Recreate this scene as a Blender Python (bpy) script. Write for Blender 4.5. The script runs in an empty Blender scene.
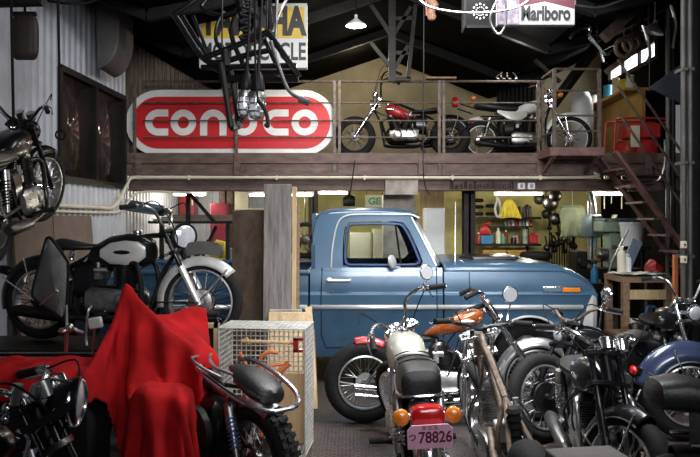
import bpy, bmesh, math, random
import numpy as np
from mathutils import Vector, Matrix
random.seed(11)
V = Vector
PI = math.pi
C = bpy.context.scene.collection
F, CX, HY, EYE = 700.0, 350.0, 221.0, 1.64

def P(px, py, Y):
    """point at depth Y on the sight line of a photo pixel"""
    return V(((px - CX) / F * Y, Y, EYE - (py - HY) / F * Y))

# ------------------------------------------------------------------ materials
MATS = {}
def mat(name, col, rough=.5, metal=0.0, var=.25, scale=7.0, bump=0.0, coat=0.0, trans=0.0, emit=0.0,
        col2=None, stretch=(1, 1, 1), ior=1.45, spec=.5):
    m = bpy.data.materials.new(name)
    m.use_nodes = True
    nt = m.node_tree
    b = nt.nodes['Principled BSDF']
    tc = nt.nodes.new('ShaderNodeTexCoord')
    mp = nt.nodes.new('ShaderNodeMapping')
    mp.inputs['Scale'].default_value = stretch
    nz = nt.nodes.new('ShaderNodeTexNoise')
    nz.inputs['Scale'].default_value = scale
    nz.inputs['Detail'].default_value = 6
    nz.inputs['Roughness'].default_value = .62
    cr = nt.nodes.new('ShaderNodeValToRGB')
    cr.color_ramp.elements[0].position = .3
    cr.color_ramp.elements[1].position = .72
    c1 = [max(0, c * (1 - var)) for c in col]
    c2 = list(col2) if col2 else [min(1, c * (1 + var)) for c in col]
    cr.color_ramp.elements[0].color = (*c1, 1)
    cr.color_ramp.elements[1].color = (*c2, 1)
    nt.links.new(tc.outputs['Object'], mp.inputs[0])
    nt.links.new(mp.outputs[0], nz.inputs['Vector'])
    nt.links.new(nz.outputs['Fac'], cr.inputs[0])
    nt.links.new(cr.outputs[0], b.inputs['Base Color'])
    b.inputs['Roughness'].default_value = rough
    b.inputs['Metallic'].default_value = metal
    b.inputs['IOR'].default_value = ior
    b.inputs['Specular IOR Level'].default_value = spec
    b.inputs['Coat Weight'].default_value = coat
    b.inputs['Coat Roughness'].default_value = .08
    b.inputs['Transmission Weight'].default_value = trans
    if bump:
        bp = nt.nodes.new('ShaderNodeBump')
        bp.inputs['Strength'].default_value = bump
        bp.inputs['Distance'].default_value = .02
        nt.links.new(nz.outputs['Fac'], bp.inputs['Height'])
        nt.links.new(bp.outputs[0], b.inputs['Normal'])
    if emit:
        b.inputs['Emission Color'].default_value = (*col, 1)
        b.inputs['Emission Strength'].default_value = emit
    MATS[name] = m
    return m

mat('black_paint', (.006, .006, .007), .28, 0, .4, coat=.15, spec=.35)
mat('black_matte', (.007, .0065, .0065), .8, 0, .4, spec=.25)
mat('black_steel', (.012, .011, .01), .5, .3, .5, spec=.35)
mat('rubber', (.009, .009, .009), .8, 0, .4, 20, .2, spec=.3)
mat('leather', (.012, .0115, .012), .4, 0, .4, 60, .15)
mat('brown_leather', (.022, .012, .01), .6, 0, .4, 30, .2)
mat('chrome', (.82, .82, .84), .19, 1, .12, 9)
mat('rim_steel', (.62, .62, .62), .28, .9, .25, 12)
mat('dull_chrome', (.5, .49, .48), .32, 1, .35, 14)
mat('alu', (.42, .41, .4), .42, 1, .35, 16, .05)
mat('dark_alu', (.085, .08, .077), .42, 1, .5, 18, .08)
mat('engine_black', (.02, .019, .018), .45, .7, .5, 16, .1)
mat('rust', (.1, .062, .042), .6, .4, .5, 30, .15, col2=(.21, .165, .13))
mat('rust_dark', (.07, .045, .035), .7, .3, .5, 18, .15)
mat('silver_paint', (.5, .5, .47), .38, .25, .2, 5, coat=.3)
mat('tank_beige', (.34, .335, .285), .4, .3, .25, 5, coat=.3)
mat('white_paint', (.72, .72, .7), .4, 0, .12, 8)
mat('orange_flake', (.27, .055, .012), .25, .35, .35, 40, coat=.7, col2=(.42, .12, .03))
mat('red_paint', (.32, .012, .015), .35, 0, .3, coat=.4)
mat('blue_black', (.03, .042, .085), .22, .2, .3, 6, coat=.8)
mat('red_lens', (.45, .008, .008), .2, 0, .2, coat=.6)
mat('amber_lens', (.75, .22, .02), .2, 0, .2, coat=.6)
mat('lens_glass', (.8, .83, .88), .08, .35, .12, 30, .15)
mat('mirror', (.85, .86, .88), .25, .6, .05)
mat('blue_spring', (.08, .15, .35), .3, .5, .2)
mat('truck_blue', (.04, .092, .155), .3, .15, .14, 2.2, coat=.5, col2=(.054, .116, .188))
mat('bright_trim', (.8, .8, .79), .34, .55, .1, 9)
mat('pale_reflection_glass', (.7, .74, .75), .2, 0, .12, 5, trans=.5, ior=1.3)  # windshield glass with a whitish reflection put into its colour and low transmission
mat('truck_blue_dark', (.02, .05, .14), .4, .1, .2)
mat('glass', (.9, .95, .95), .02, 0, .02, trans=1, ior=1.12)
mat('plexi', (.62, .64, .62), .22, 0, .25, 9, trans=.78, ior=1.1)
mat('pane_dark', (.035, .022, .018), .12, .2, .6, 3, coat=.5, col2=(.075, .052, .043))
mat('wall_white', (.44, .45, .49), .5, .05, .16, 3.5, .03)
mat('wall_tan', (.36, .3, .17), .9, 0, .3, 1.4, .1, col2=(.43, .37, .24))
mat('wall_yellow', (.62, .55, .22), .85, 0, .25, 2.2, .05)
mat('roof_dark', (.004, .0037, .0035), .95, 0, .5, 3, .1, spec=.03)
mat('slat_wood', (.16, .115, .085), .8, 0, .55, 5, .2, stretch=(6, 6, .5), col2=(.3, .23, .18))
mat('beam_brown', (.115, .07, .058), .6, .15, .4, 5, .1, stretch=(1, 3, 3), col2=(.2, .13, .105))
mat('beam_dark', (.03, .02, .018), .7, .1, .5, 5, .1, stretch=(1, 3, 3))
mat('rail_steel', (.09, .066, .054), .55, .35, .45, 14, .1, col2=(.2, .155, .125))
mat('stair_red', (.2, .105, .095), .6, .2, .4, 9, .1)
mat('grey_timber', (.19, .17, .155), .85, 0, .45, 5, .25, stretch=(7, 7, .35), col2=(.31, .28, .26))
mat('stained_ply', (.045, .026, .015), .8, 0, .6, 4.5, .2, stretch=(2, 2, .9), col2=(.115, .072, .042))
mat('pale_wood', (.5, .36, .2), .7, 0, .25, 5, .1, stretch=(6, 6, .4))
mat('wood', (.24, .15, .09), .7, 0, .4, 5, .1, stretch=(6, .6, 6))
mat('cardboard', (.18, .13, .1), .9, 0, .2, 4, .05)
mat('concrete', (.36, .32, .27), .9, 0, .4, 6, .2)
mat('grey_box', (.34, .31, .29), .85, 0, .15, 8, .05)
mat('red_cloth', (.3, .005, .007), .9, 0, .3, 5, .25, col2=(.44, .01, .012), spec=.15)
mat('wire', (.56, .55, .51), .4, .5, .3, 20)
mat('orange_tool', (.6, .17, .05), .45, 0, .2)
mat('sign_red', (.6, .01, .016), .45, 0, .12, 3)
mat('sign_white', (.78, .77, .74), .5, 0, .12, 4)
mat('sign_ivory', (.5, .49, .46), .5, 0, .12, 4)
mat('sign_yellow', (.55, .36, .03), .5, 0, .2, 4)
mat('sign_black', (.012, .012, .012), .5)
mat('picture_purple', (.13, .1, .2), .5, 0, .8, 14, col2=(.36, .3, .36))
mat('plate_pink', (.78, .42, .55), .5, 0, .1, 6)
mat('plate_ink', (.12, .02, .06), .5)
mat('tan_hide', (.5, .25, .17), .7, 0, .4, 20, .2)
mat('mustard', (.45, .26, .06), .7, 0, .25, 4)
mat('generator_red', (.5, .03, .03), .4, 0, .3, 6)
mat('olive', (.16, .18, .11), .6, .1, .4, 6)
mat('machine_green', (.33, .4, .3), .5, .1, .25, 6)
mat('cream', (.68, .62, .47), .6, 0, .12, 4)
mat('white_panel', (.8, .82, .82), .5, 0, .06, 4)
mat('yellow_cloth', (.62, .48, .05), .85, 0, .3, 8)
mat('blue_plastic', (.03, .2, .42), .4, 0, .2)
mat('grey_blue', (.14, .2, .25), .45, .3, .25)
mat('duct_grey', (.11, .105, .1), .55, .5, .3, 5)
mat('plum', (.2, .02, .035), .5, 0, .2)
mat('sign_plum', (.085, .012, .026), .6, 0, .2)
mat('sign_grey', (.36, .35, .35), .6, 0, .2)
mat('green_plastic', (.1, .35, .22), .5)
mat('pink_plastic', (.62, .25, .3), .5)
mat('paper', (.75, .74, .7), .8, 0, .1)
mat('awning_cloth', (.05, .052, .07), .9, 0, .3, 6)
mat('tube_light', (1, .98, .88), .5, emit=7.0)
mat('lamp_glow', (1, .93, .8), .5, emit=4.0)
mat('day_glass', (.9, .95, 1), .4, emit=2.4)

def floor_material():
    m = bpy.data.materials.new('steel_floor'); m.use_nodes = True
    nt = m.node_tree; b = nt.nodes['Principled BSDF']
    tc = nt.nodes.new('ShaderNodeTexCoord')
    br = nt.nodes.new('ShaderNodeTexBrick')
    br.inputs['Scale'].default_value = 9
    br.inputs['Color1'].default_value = (.11, .082, .07, 1)
    br.inputs['Color2'].default_value = (.19, .14, .12, 1)
    br.inputs['Mortar'].default_value = (.012, .01, .009, 1)
    br.inputs['Mortar Size'].default_value = .07
    br.offset = .5
    nz = nt.nodes.new('ShaderNodeTexNoise'); nz.inputs['Scale'].default_value = 2.5; nz.inputs['Detail'].default_value = 7
    mx = nt.nodes.new('ShaderNodeMix'); mx.data_type = 'RGBA'; mx.blend_type = 'MULTIPLY'; mx.inputs[0].default_value = .75
    nt.links.new(tc.outputs['Object'], br.inputs['Vector']); nt.links.new(tc.outputs['Object'], nz.inputs['Vector'])
    nt.links.new(br.outputs[0], mx.inputs[6]); nt.links.new(nz.outputs['Color'], mx.inputs[7])
    nt.links.new(mx.outputs[2], b.inputs['Base Color'])
    bp = nt.nodes.new('ShaderNodeBump'); bp.inputs['Strength'].default_value = .5; bp.inputs['Distance'].default_value = .01
    nt.links.new(br.outputs[1], bp.inputs['Height']); bp.invert = True
    nt.links.new(bp.outputs[0], b.inputs['Normal'])
    b.inputs['Roughness'].default_value = .5
    MATS['steel_floor'] = m
floor_material()

# ------------------------------------------------------------------ mesh builder
def spline(pts, k=6, closed=False):
    pts = [V(p) for p in pts]
    n = len(pts); out = []
    segs = n if closed else n - 1
    for i in range(segs):
        if closed:
            p0, p1, p2, p3 = pts[(i-1) % n], pts[i], pts[(i+1) % n], pts[(i+2) % n]
        else:
            p1, p2 = pts[i], pts[i+1]
            p0 = pts[i-1] if i > 0 else p1 * 2 - p2
            p3 = pts[i+2] if i + 2 < n else p2 * 2 - p1
        for j in range(k):
            t = j / k
            out.append(.5 * ((2*p1) + (p2-p0)*t + (2*p0-5*p1+4*p2-p3)*t*t + (3*p1-p0-3*p2+p3)*t**3))
    if not closed: out.append(pts[-1])
    return out

def frame_of(axis):
    a = V(axis).normalized()
    u = a.cross(V((0, 0, 1)))
    if u.length < .05: u = a.cross(V((0, 1, 0)))
    u.normalize()
    return a, u, a.cross(u).normalized()

class MB:
    def __init__(s): s.v = []; s.f = []
    def add(s, vs, fs):
        o = len(s.v); s.v += [V(q) for q in vs]; s.f += [tuple(i + o for i in q) for q in fs]; return s
    def box(s, c, d, rz=0.0, R=None):
        M3 = R if R is not None else Matrix.Rotation(rz, 3, 'Z')
        c = V(c); hx, hy, hz = d[0]/2, d[1]/2, d[2]/2
        vs = [c + M3 @ V((x*hx, y*hy, z*hz)) for z in (-1, 1) for y in (-1, 1) for x in (-1, 1)]
        return s.add(vs, [(0,2,3,1),(4,5,7,6),(0,1,5,4),(2,6,7,3),(0,4,6,2),(1,3,7,5)])
    def bb(s, lo, hi):
        return s.box([(a+b)/2 for a, b in zip(lo, hi)], [abs(b-a) for a, b in zip(lo, hi)])
    def beam(s, p0, p1, w, h, up=(0, 0, 1)):
        p0, p1 = V(p0), V(p1); a = (p1-p0).normalized()
        u = a.cross(V(up))
        if u.length < .01: u = a.cross(V((0, 1, 0)))
        u.normalize(); v = u.cross(a)
        vs = [p + u*x*w/2 + v*y*h/2 for p in (p0, p1) for y in (-1, 1) for x in (-1, 1)]
        return s.add(vs, [(0,2,3,1),(4,5,7,6),(0,1,5,4),(2,6,7,3),(0,4,6,2),(1,3,7,5)])
    def tube(s, pts, r, n=8, closed=False):
        pts = [V(p) for p in pts]; m = len(pts)
        rs = r if isinstance(r, (list, tuple)) else [r]*m
        tan = []
        for i in range(m):
            a = pts[(i+1) % m] if (closed or i < m-1) else pts[i]
            b = pts[i-1] if (closed or i > 0) else pts[i]
            t = a-b
            tan.append(t.normalized() if t.length > 1e-9 else V((0, 0, 1)))
        _, u, _ = frame_of(tan[0]); vs = []
        for i in range(m):
            u = u - tan[i]*u.dot(tan[i])
            if u.length < 1e-6: _, u, _ = frame_of(tan[i])
            u.normalize(); w = tan[i].cross(u)
            for j in range(n):
                q = 2*PI*j/n
                vs.append(pts[i] + (u*math.cos(q) + w*math.sin(q))*rs[i])
        fs = []
        for i in range(m if closed else m-1):
            for j in range(n):
                a, b = i*n+j, i*n+(j+1) % n
                c, d = ((i+1) % m)*n+(j+1) % n, ((i+1) % m)*n+j
                fs.append((a, b, c, d))
        if not closed:
            fs.append(tuple(range(n-1, -1, -1))); fs.append(tuple((m-1)*n+j for j in range(n)))
        return s.add(vs, fs)
    def cyl(s, p0, p1, r0, r1=None, n=16):
        return s.tube([p0, p1], [r0, r0 if r1 is None else r1], n)
    def lathe(s, prof, c, axis, n=24):
        a, u, w = frame_of(axis); c = V(c); vs = []
        for r, h in prof:
            for j in range(n):
                q = 2*PI*j/n
                vs.append(c + a*h + (u*math.cos(q)+w*math.sin(q))*max(r, 1e-5))
        fs = [(i*n+j, i*n+(j+1) % n, (i+1)*n+(j+1) % n, (i+1)*n+j) for i in range(len(prof)-1) for j in range(n)]
        if abs(prof[0][0]-prof[-1][0])+abs(prof[0][1]-prof[-1][1]) < 1e-6: return s.add(vs, fs)
        if prof[0][0] > 1e-4: fs.append(tuple(range(n-1, -1, -1)))
        if prof[-1][0] > 1e-4: fs.append(tuple((len(prof)-1)*n+j for j in range(n)))
        return s.add(vs, fs)
    def ball(s, c, r, nu=16, nv=10, R=None):
        r = (r, r, r) if isinstance(r, (int, float)) else r
        c = V(c); R = R or Matrix.Identity(3); vs = []
        for i in range(nv+1):
            a = -PI/2 + PI*i/nv
            for j in range(nu):
                q = 2*PI*j/nu
                vs.append(c + R @ V((r[0]*math.cos(a)*math.cos(q), r[1]*math.cos(a)*math.sin(q), r[2]*math.sin(a))))
        fs = [(i*nu+j, i*nu+(j+1) % nu, (i+1)*nu+(j+1) % nu, (i+1)*nu+j) for i in range(nv) for j in range(nu)]
        return s.add(vs, fs)
    def torus(s, c, R, r, axis=(0, 1, 0), nu=40, nv=10, sy=1.0, a0=0, a1=2*PI, sq=1.0):
        a, u, w = frame_of(axis); c = V(c); vs = []
        full = abs(a1-a0-2*PI) < 1e-6
        m = nu if full else nu+1
        for i in range(m):
            q = a0+(a1-a0)*i/nu; d = u*math.cos(q)+w*math.sin(q)
            for j in range(nv):
                t = 2*PI*j/nv; cs, sn = math.cos(t), math.sin(t)
                vs.append(c + d*(R+r*cs) + a*(r*sy*math.copysign(abs(sn)**sq, sn)))
        fs = []
        for i in range(nu):
            for j in range(nv):
                fs.append((i*nv+j, i*nv+(j+1) % nv, ((i+1) % m)*nv+(j+1) % nv, ((i+1) % m)*nv+j))
        if not full:
            fs.append(tuple(range(nv-1, -1, -1))); fs.append(tuple((m-1)*nv+j for j in range(nv)))
        return s.add(vs, fs)
    def prism(s, poly, o, u, v, t):
        o, u, v = V(o), V(u), V(v); n = u.cross(v).normalized()*t; k = len(poly)
        a = [o+u*x+v*y for x, y in poly]
        vs = a+[q+n for q in a]
        fs = [tuple(range(k-1, -1, -1)), tuple(range(k, 2*k))]+[(i, (i+1) % k, k+(i+1) % k, k+i) for i in range(k)]
        return s.add(vs, fs)
    def band(s, outer, inner, o, u, v, t, closed=True):
        """solid ring between two matched 2D outlines"""
        o, u, v = V(o), V(u), V(v); n = u.cross(v).normalized()*t; k = len(outer)
        A = [o+u*x+v*y for x, y in outer]; B = [o+u*x+v*y for x, y in inner]
        vs = A+B+[q+n for q in A]+[q+n for q in B]; fs = []
        for i in range(k if closed else k-1):
            j = (i+1) % k
            fs += [(i, j, k+j, k+i), (2*k+i, 3*k+i, 3*k+j, 2*k+j), (i, 2*k+i, 2*k+j, j), (k+i, k+j, 3*k+j, 3*k+i)]
        if not closed:
            fs += [(0, k, 3*k, 2*k), (k-1, 3*k-1, 4*k-1, 2*k-1)]
        return s.add(vs, fs)
    def grid(s, rows, wrap=False):
        n = len(rows[0]); vs = [p for r in rows for p in r]
        fs = [(i*n+j, i*n+(j+1) % n, (i+1)*n+(j+1) % n, (i+1)*n+j) for i in range(len(rows)-1) for j in range(n if wrap else n-1)]
        return s.add(vs, fs)
    def loft(s, rings):
        n = len(rings[0]); o = len(s.v)
        s.grid(rings, True)
        s.f.append(tuple(o+i for i in range(n-1, -1, -1))); s.f.append(tuple(o+(len(rings)-1)*n+i for i in range(n)))
        return s
    def blob(s, secs, n=18, e=.75):
        """loft of rounded sections (x, half width, z low, z high[, y])"""
        rings = []
        for q in secs:
            x, hw, z0, z1 = q[:4]; y = q[4] if len(q) > 4 else 0
            zc, hz = (z0+z1)/2, (z1-z0)/2
            ring = []
            for j in range(n):
                t = 2*PI*j/n; c, d = math.cos(t), math.sin(t)
                ring.append(V((x, y+hw*math.copysign(abs(c)**e, c), zc+hz*math.copysign(abs(d)**e, d))))
            rings.append(ring)
        return s.loft(rings)
    def build(s, name, m, parent=None, xf=None, smooth=True, bevel=0, sub=0, solid=0, angle=38, flip=True, weld=0):
        me = bpy.data.meshes.new(name)
        vs = s.v if xf is None else [xf @ q for q in s.v]
        me.from_pydata([tuple(q) for q in vs], [], s.f)
        if flip or weld:
            bm = bmesh.new(); bm.from_mesh(me)
            if weld: bmesh.ops.remove_doubles(bm, verts=bm.verts, dist=weld)
            bmesh.ops.recalc_face_normals(bm, faces=bm.faces); bm.to_mesh(me); bm.free()
        if smooth:
            me.polygons.foreach_set('use_smooth', [True]*len(me.polygons))
            me.set_sharp_from_angle(angle=math.radians(angle))
        me.materials.append(MATS[m])
        o = bpy.data.objects.new(name, me); C.objects.link(o)
        if parent: o.parent = parent
        if solid:
            q = o.modifiers.new('thickness', 'SOLIDIFY'); q.thickness = solid; q.offset = 0
        if bevel:
            q = o.modifiers.new('edge', 'BEVEL'); q.width = bevel; q.segments = 2; q.limit_method = 'ANGLE'
        if sub:
            q = o.modifiers.new('round', 'SUBSURF'); q.levels = sub; q.render_levels = sub
        return o

def tag(o, label, cat, group=None, kind=None):
    o['label'] = label; o['category'] = cat
    if group: o['group'] = group
    if kind: o['kind'] = kind
    return o
def thing(name, label, cat, loc=(0, 0, 0), rot=(0, 0, 0), group=None):
    o = bpy.data.objects.new(name, None); C.objects.link(o)
    o.location = loc; o.rotation_euler = rot; o.empty_display_size = .1
    return tag(o, label, cat, group)
def struct(o):
    o['kind'] = 'structure'; return o
def solo(mb, name, m, label, cat, group=None, **k):
    """a one-mesh thing whose origin sits at the middle of its base"""
    lo = [min(q[i] for q in mb.v) for i in range(3)]; hi = [max(q[i] for q in mb.v) for i in range(3)]
    c = V(((lo[0]+hi[0])/2, (lo[1]+hi[1])/2, lo[2]))
    mb.v = [q-c for q in mb.v]
    o = mb.build(name, m, **k); o.location = c
    return tag(o, label, cat, group)
def copy_tree(o, parent=None):
    c = o.copy(); C.objects.link(c)
    if parent: c.parent = parent
    for ch in list(o.children): copy_tree(ch, c)
    return c
def lettering(s, size, name, m, parent, M4, extrude=.004, bold=.0, sx=1.0, align='CENTER'):
    cu = bpy.data.curves.new(name, 'FONT'); cu.body = s; cu.size = size; cu.extrude = extrude; cu.offset = bold
    cu.align_x = align; cu.align_y = 'CENTER'; cu.resolution_u = 4
    t = bpy.data.objects.new('text_source', cu); C.objects.link(t)
    bpy.context.view_layer.update()
    me = bpy.data.meshes.new_from_object(t.evaluated_get(bpy.context.evaluated_depsgraph_get()))
    bpy.data.objects.remove(t); bpy.data.curves.remove(cu)
    me.transform(M4 @ Matrix.Diagonal((sx, 1, 1, 1)))
    me.materials.clear(); me.materials.append(MATS[m])
    o = bpy.data.objects.new(name, me); C.objects.link(o)
    if parent: o.parent = parent
    return o
FACE = Matrix.Rotation(PI/2, 4, 'X')        # lettering stands upright and reads from -Y
# ------------------------------------------------------------------ motorcycles
# local frame of a motorcycle: x forward, y to its left, z up, origin on the ground midway between the axles
Y_AX = V((0, 1, 0))

def wheel(parent, c, r, w, side, rim_m='rim_steel', hub_m='dull_chrome', drum=0.075, xf=None, spokes=36, knob=False, drum_m=None, cover=0):
    c = V(c); rr = r - w*.88
    h = MB()
    h.lathe([(.0, -.085), (.028, -.085), (.03, -.05), (drum, -.045), (drum*1.04, -.03), (.045, -.025), (.04, .03), (.055, .034), (.055, .045), (.018, .05), (.018, .085), (0, .085)], c, Y_AX*side, 22)
    for i in range(spokes):
        a = 2*PI*i/spokes; sgn = 1 if i % 2 else -1
        b = a + (.42 if (i//2) % 2 else -.42)
        p0 = c + V((math.cos(b)*.05, sgn*.032, math.sin(b)*.05)); p1 = c + V((math.cos(a)*(rr-.01), sgn*.006, math.sin(a)*(rr-.01)))
        h.tube([p0, p1], .0032, 4)
    o = h.build('wheel', hub_m, parent, xf)
    rim = MB()
    prof = [(rr+.003, -.46*w), (rr-.008, -.48*w), (rr-.014, -.3*w), (rr-.012, 0), (rr-.014, .3*w), (rr-.008, .48*w), (rr+.003, .46*w), (rr+.004, .3*w), (rr+.004, -.3*w), (rr+.003, -.46*w)]
    rim.lathe(prof, c, Y_AX, 44); rim.build('rim', rim_m, o, xf)
    t = MB(); t.torus(c, r-w*.5, w*.5, Y_AX, 52, 12, .98, sq=.8)
    if knob:
        for i in range(40):
            a = 2*PI*i/40
            d = V((math.cos(a), 0, math.sin(a)))
            for y in (-.3, 0, .3):
                aa = a + (.08 if y == 0 else 0); d = V((math.cos(aa), 0, math.sin(aa)))
                R = Matrix((( -d.z, 0, d.x), (0, 1, 0), (d.x, 0, d.z))).to_3x3()
                t.box(c + d*(r-.004-abs(y)*.03) + V((0, y*w, 0)), (.026, w*.24, .02), R=R)
    t.build('tire', 'rubber', o, xf)
    if cover:
        k = MB(); k.lathe([(0, -.06), (cover*.5, -.062), (cover*.93, -.052), (cover, -.035), (cover, -.01), (0, -.01)], c, -Y_AX*side if drum_m else Y_AX*side, 30)
        for i in range(4):
            a = i*PI/2; k.cyl(c+V((math.cos(a)*.05, .06*side, math.sin(a)*.05)), c+V((math.cos(a)*.05, .07*side, math.sin(a)*.05)), .01, n=8)
        k.build('brake_plate', drum_m or 'dull_chrome', o, xf)
    return o

def fender(parent, c, R, w, a0, a1, m, xf=None, lip=None, thick=.004, flare=1.0):
    """rolled steel mudguard round a wheel; angles in degrees, 0 = forward, 90 = up"""
    rows = []; N = 26; K = 9
    for i in range(N+1):
        a = math.radians(a0+(a1-a0)*i/N); row = []
        for j in range(K+1):
            t = -1+2*j/K
            rad = R - (abs(t)**2.2)*w*.55*flare
            row.append(V((c[0]+math.cos(a)*rad, c[1]+t*w*.5, c[2]+math.sin(a)*rad)))
        rows.append(row)
    mb = MB(); mb.grid(rows)
    o = mb.build('fender', m, parent, xf, solid=thick)
    if lip:
        for s in (0, K):
            MB().tube([r[s] for r in rows], .006, 6).build('trim_bead', lip, o, xf)
    return o

def fins(mb, c, axis, r0, n, step, t=.006, e=1.0, shape=12, w=None):
    a = V(axis).normalized()
    for i in range(n):
        mb.lathe([(.001, 0), (r0, 0), (r0, t), (.001, t)], V(c)+a*step*i, a, shape)

def engine(root, kind, em, cx=0.0, cz=.36, side=-1):
    e = MB()
    e.blob([(cx-.24, .05, cz-.11, cz+.06), (cx-.2, .1, cz-.14, cz+.08), (cx-.05, .115, cz-.15, cz+.08), (cx+.08, .115, cz-.16, cz+.06), (cx+.18, .09, cz-.13, cz+.04), (cx+.21, .04, cz-.08, cz)], 16, .6)
    o = e.build('engine', em, root)
    cyls = []
    if kind == 'vtwin': cyls = [((cx-.02, 0, cz+.04), (-.4, 0, 1)), ((cx+.07, 0, cz+.03), (.42, 0, 1))]
    elif kind == 'twin': cyls = [((cx+.05, -.065, cz+.06), (.08, 0, 1)), ((cx+.05, .065, cz+.06), (.08, 0, 1))]
    else: cyls = [((cx+.06, 0, cz+.05), (.16, 0, 1))]
    heads = []
    for p, d in cyls:
        p = V(p); d = V(d).normalized()
        k = MB(); k.cyl(p, p+d*.26, .05, n=14)
        rad = .072 if kind == 'twin' else .084
        fins(k, p+d*.035, d, rad, 8, .015, .006, shape=16)
        fins(k, p+d*.165, d, rad*.98, 4, .016, .007, shape=16)
        k.build('cylinder', em, o)
        r = MB(); q = p+d*.245
        R = d.to_track_quat('Z', 'X').to_matrix()
        r.ball(q, (.07, .06, .035), 14, 8, R); r.cyl(q+d*.01+V((0, -.03, 0)), q+d*.05+V((0, -.03, 0)), .016, n=10); r.cyl(q+d*.01+V((0, .03, 0)), q+d*.05+V((0, .03, 0)), .016, n=10)
        r.build('rocker_cover', 'alu', o)
        heads.append(p+d*.2)
    for sd, nm, rr in ((1, 'primary_cover', .12), (-1, 'timing_cover', .1)):
        k = MB(); y = .11*sd
        k.blob([(cx-.23, .02, cz-.1, cz+.04, y), (cx-.18, .035, cz-.13, cz+.07, y), (cx, .04, cz-.12, cz+.06, y), (cx+.12, .04, cz-.13, cz+.06, y), (cx+.19, .02, cz-.08, cz+.02, y)], 14, .7)
        k.lathe([(0, .05), (rr*.4, .05), (rr*.55, .04), (rr*.7, .02), (rr*.7, 0)], (cx+.07, y, cz-.03), (0, sd, 0), 20)
        for i in range(7):
            a = i*.9; k.ball((cx-.02+math.cos(a)*.17, y+.035*sd, cz-.035+math.sin(a)*.075), .008, 6, 4)
        k.build(nm, 'alu' if sd < 0 else 'dull_chrome', o)
    for s in ((-1,) if kind != 'twin' else (-1, 1)):
        k = MB(); b = V((cx-.08, .07*s, cz+.2)); k.cyl(b, b+V((-.09, .02*s, 0)), .026, n=12); k.box(b+V((-.06, .015*s, -.045)), (.045, .045, .05)); k.cyl(b+V((-.06, .015*s, .02)), b+V((-.06, .015*s, .06)), .018, n=10)
        k.build('carburetor', 'alu', o)
    k = MB()
    for i in range(3):
        y0 = random.uniform(-.12, .12)
        k.tube(spline([(cx-.2+.1*i, y0, cz-.1), (cx-.1+.08*i, y0*1.5, cz+.12), (cx+.05*i, y0*.6, cz+.3), (cx+.12, y0*.3, cz+.44)], 6), .006, 5)
    k.build('hose', 'rubber', o)
    return o, heads

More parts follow.
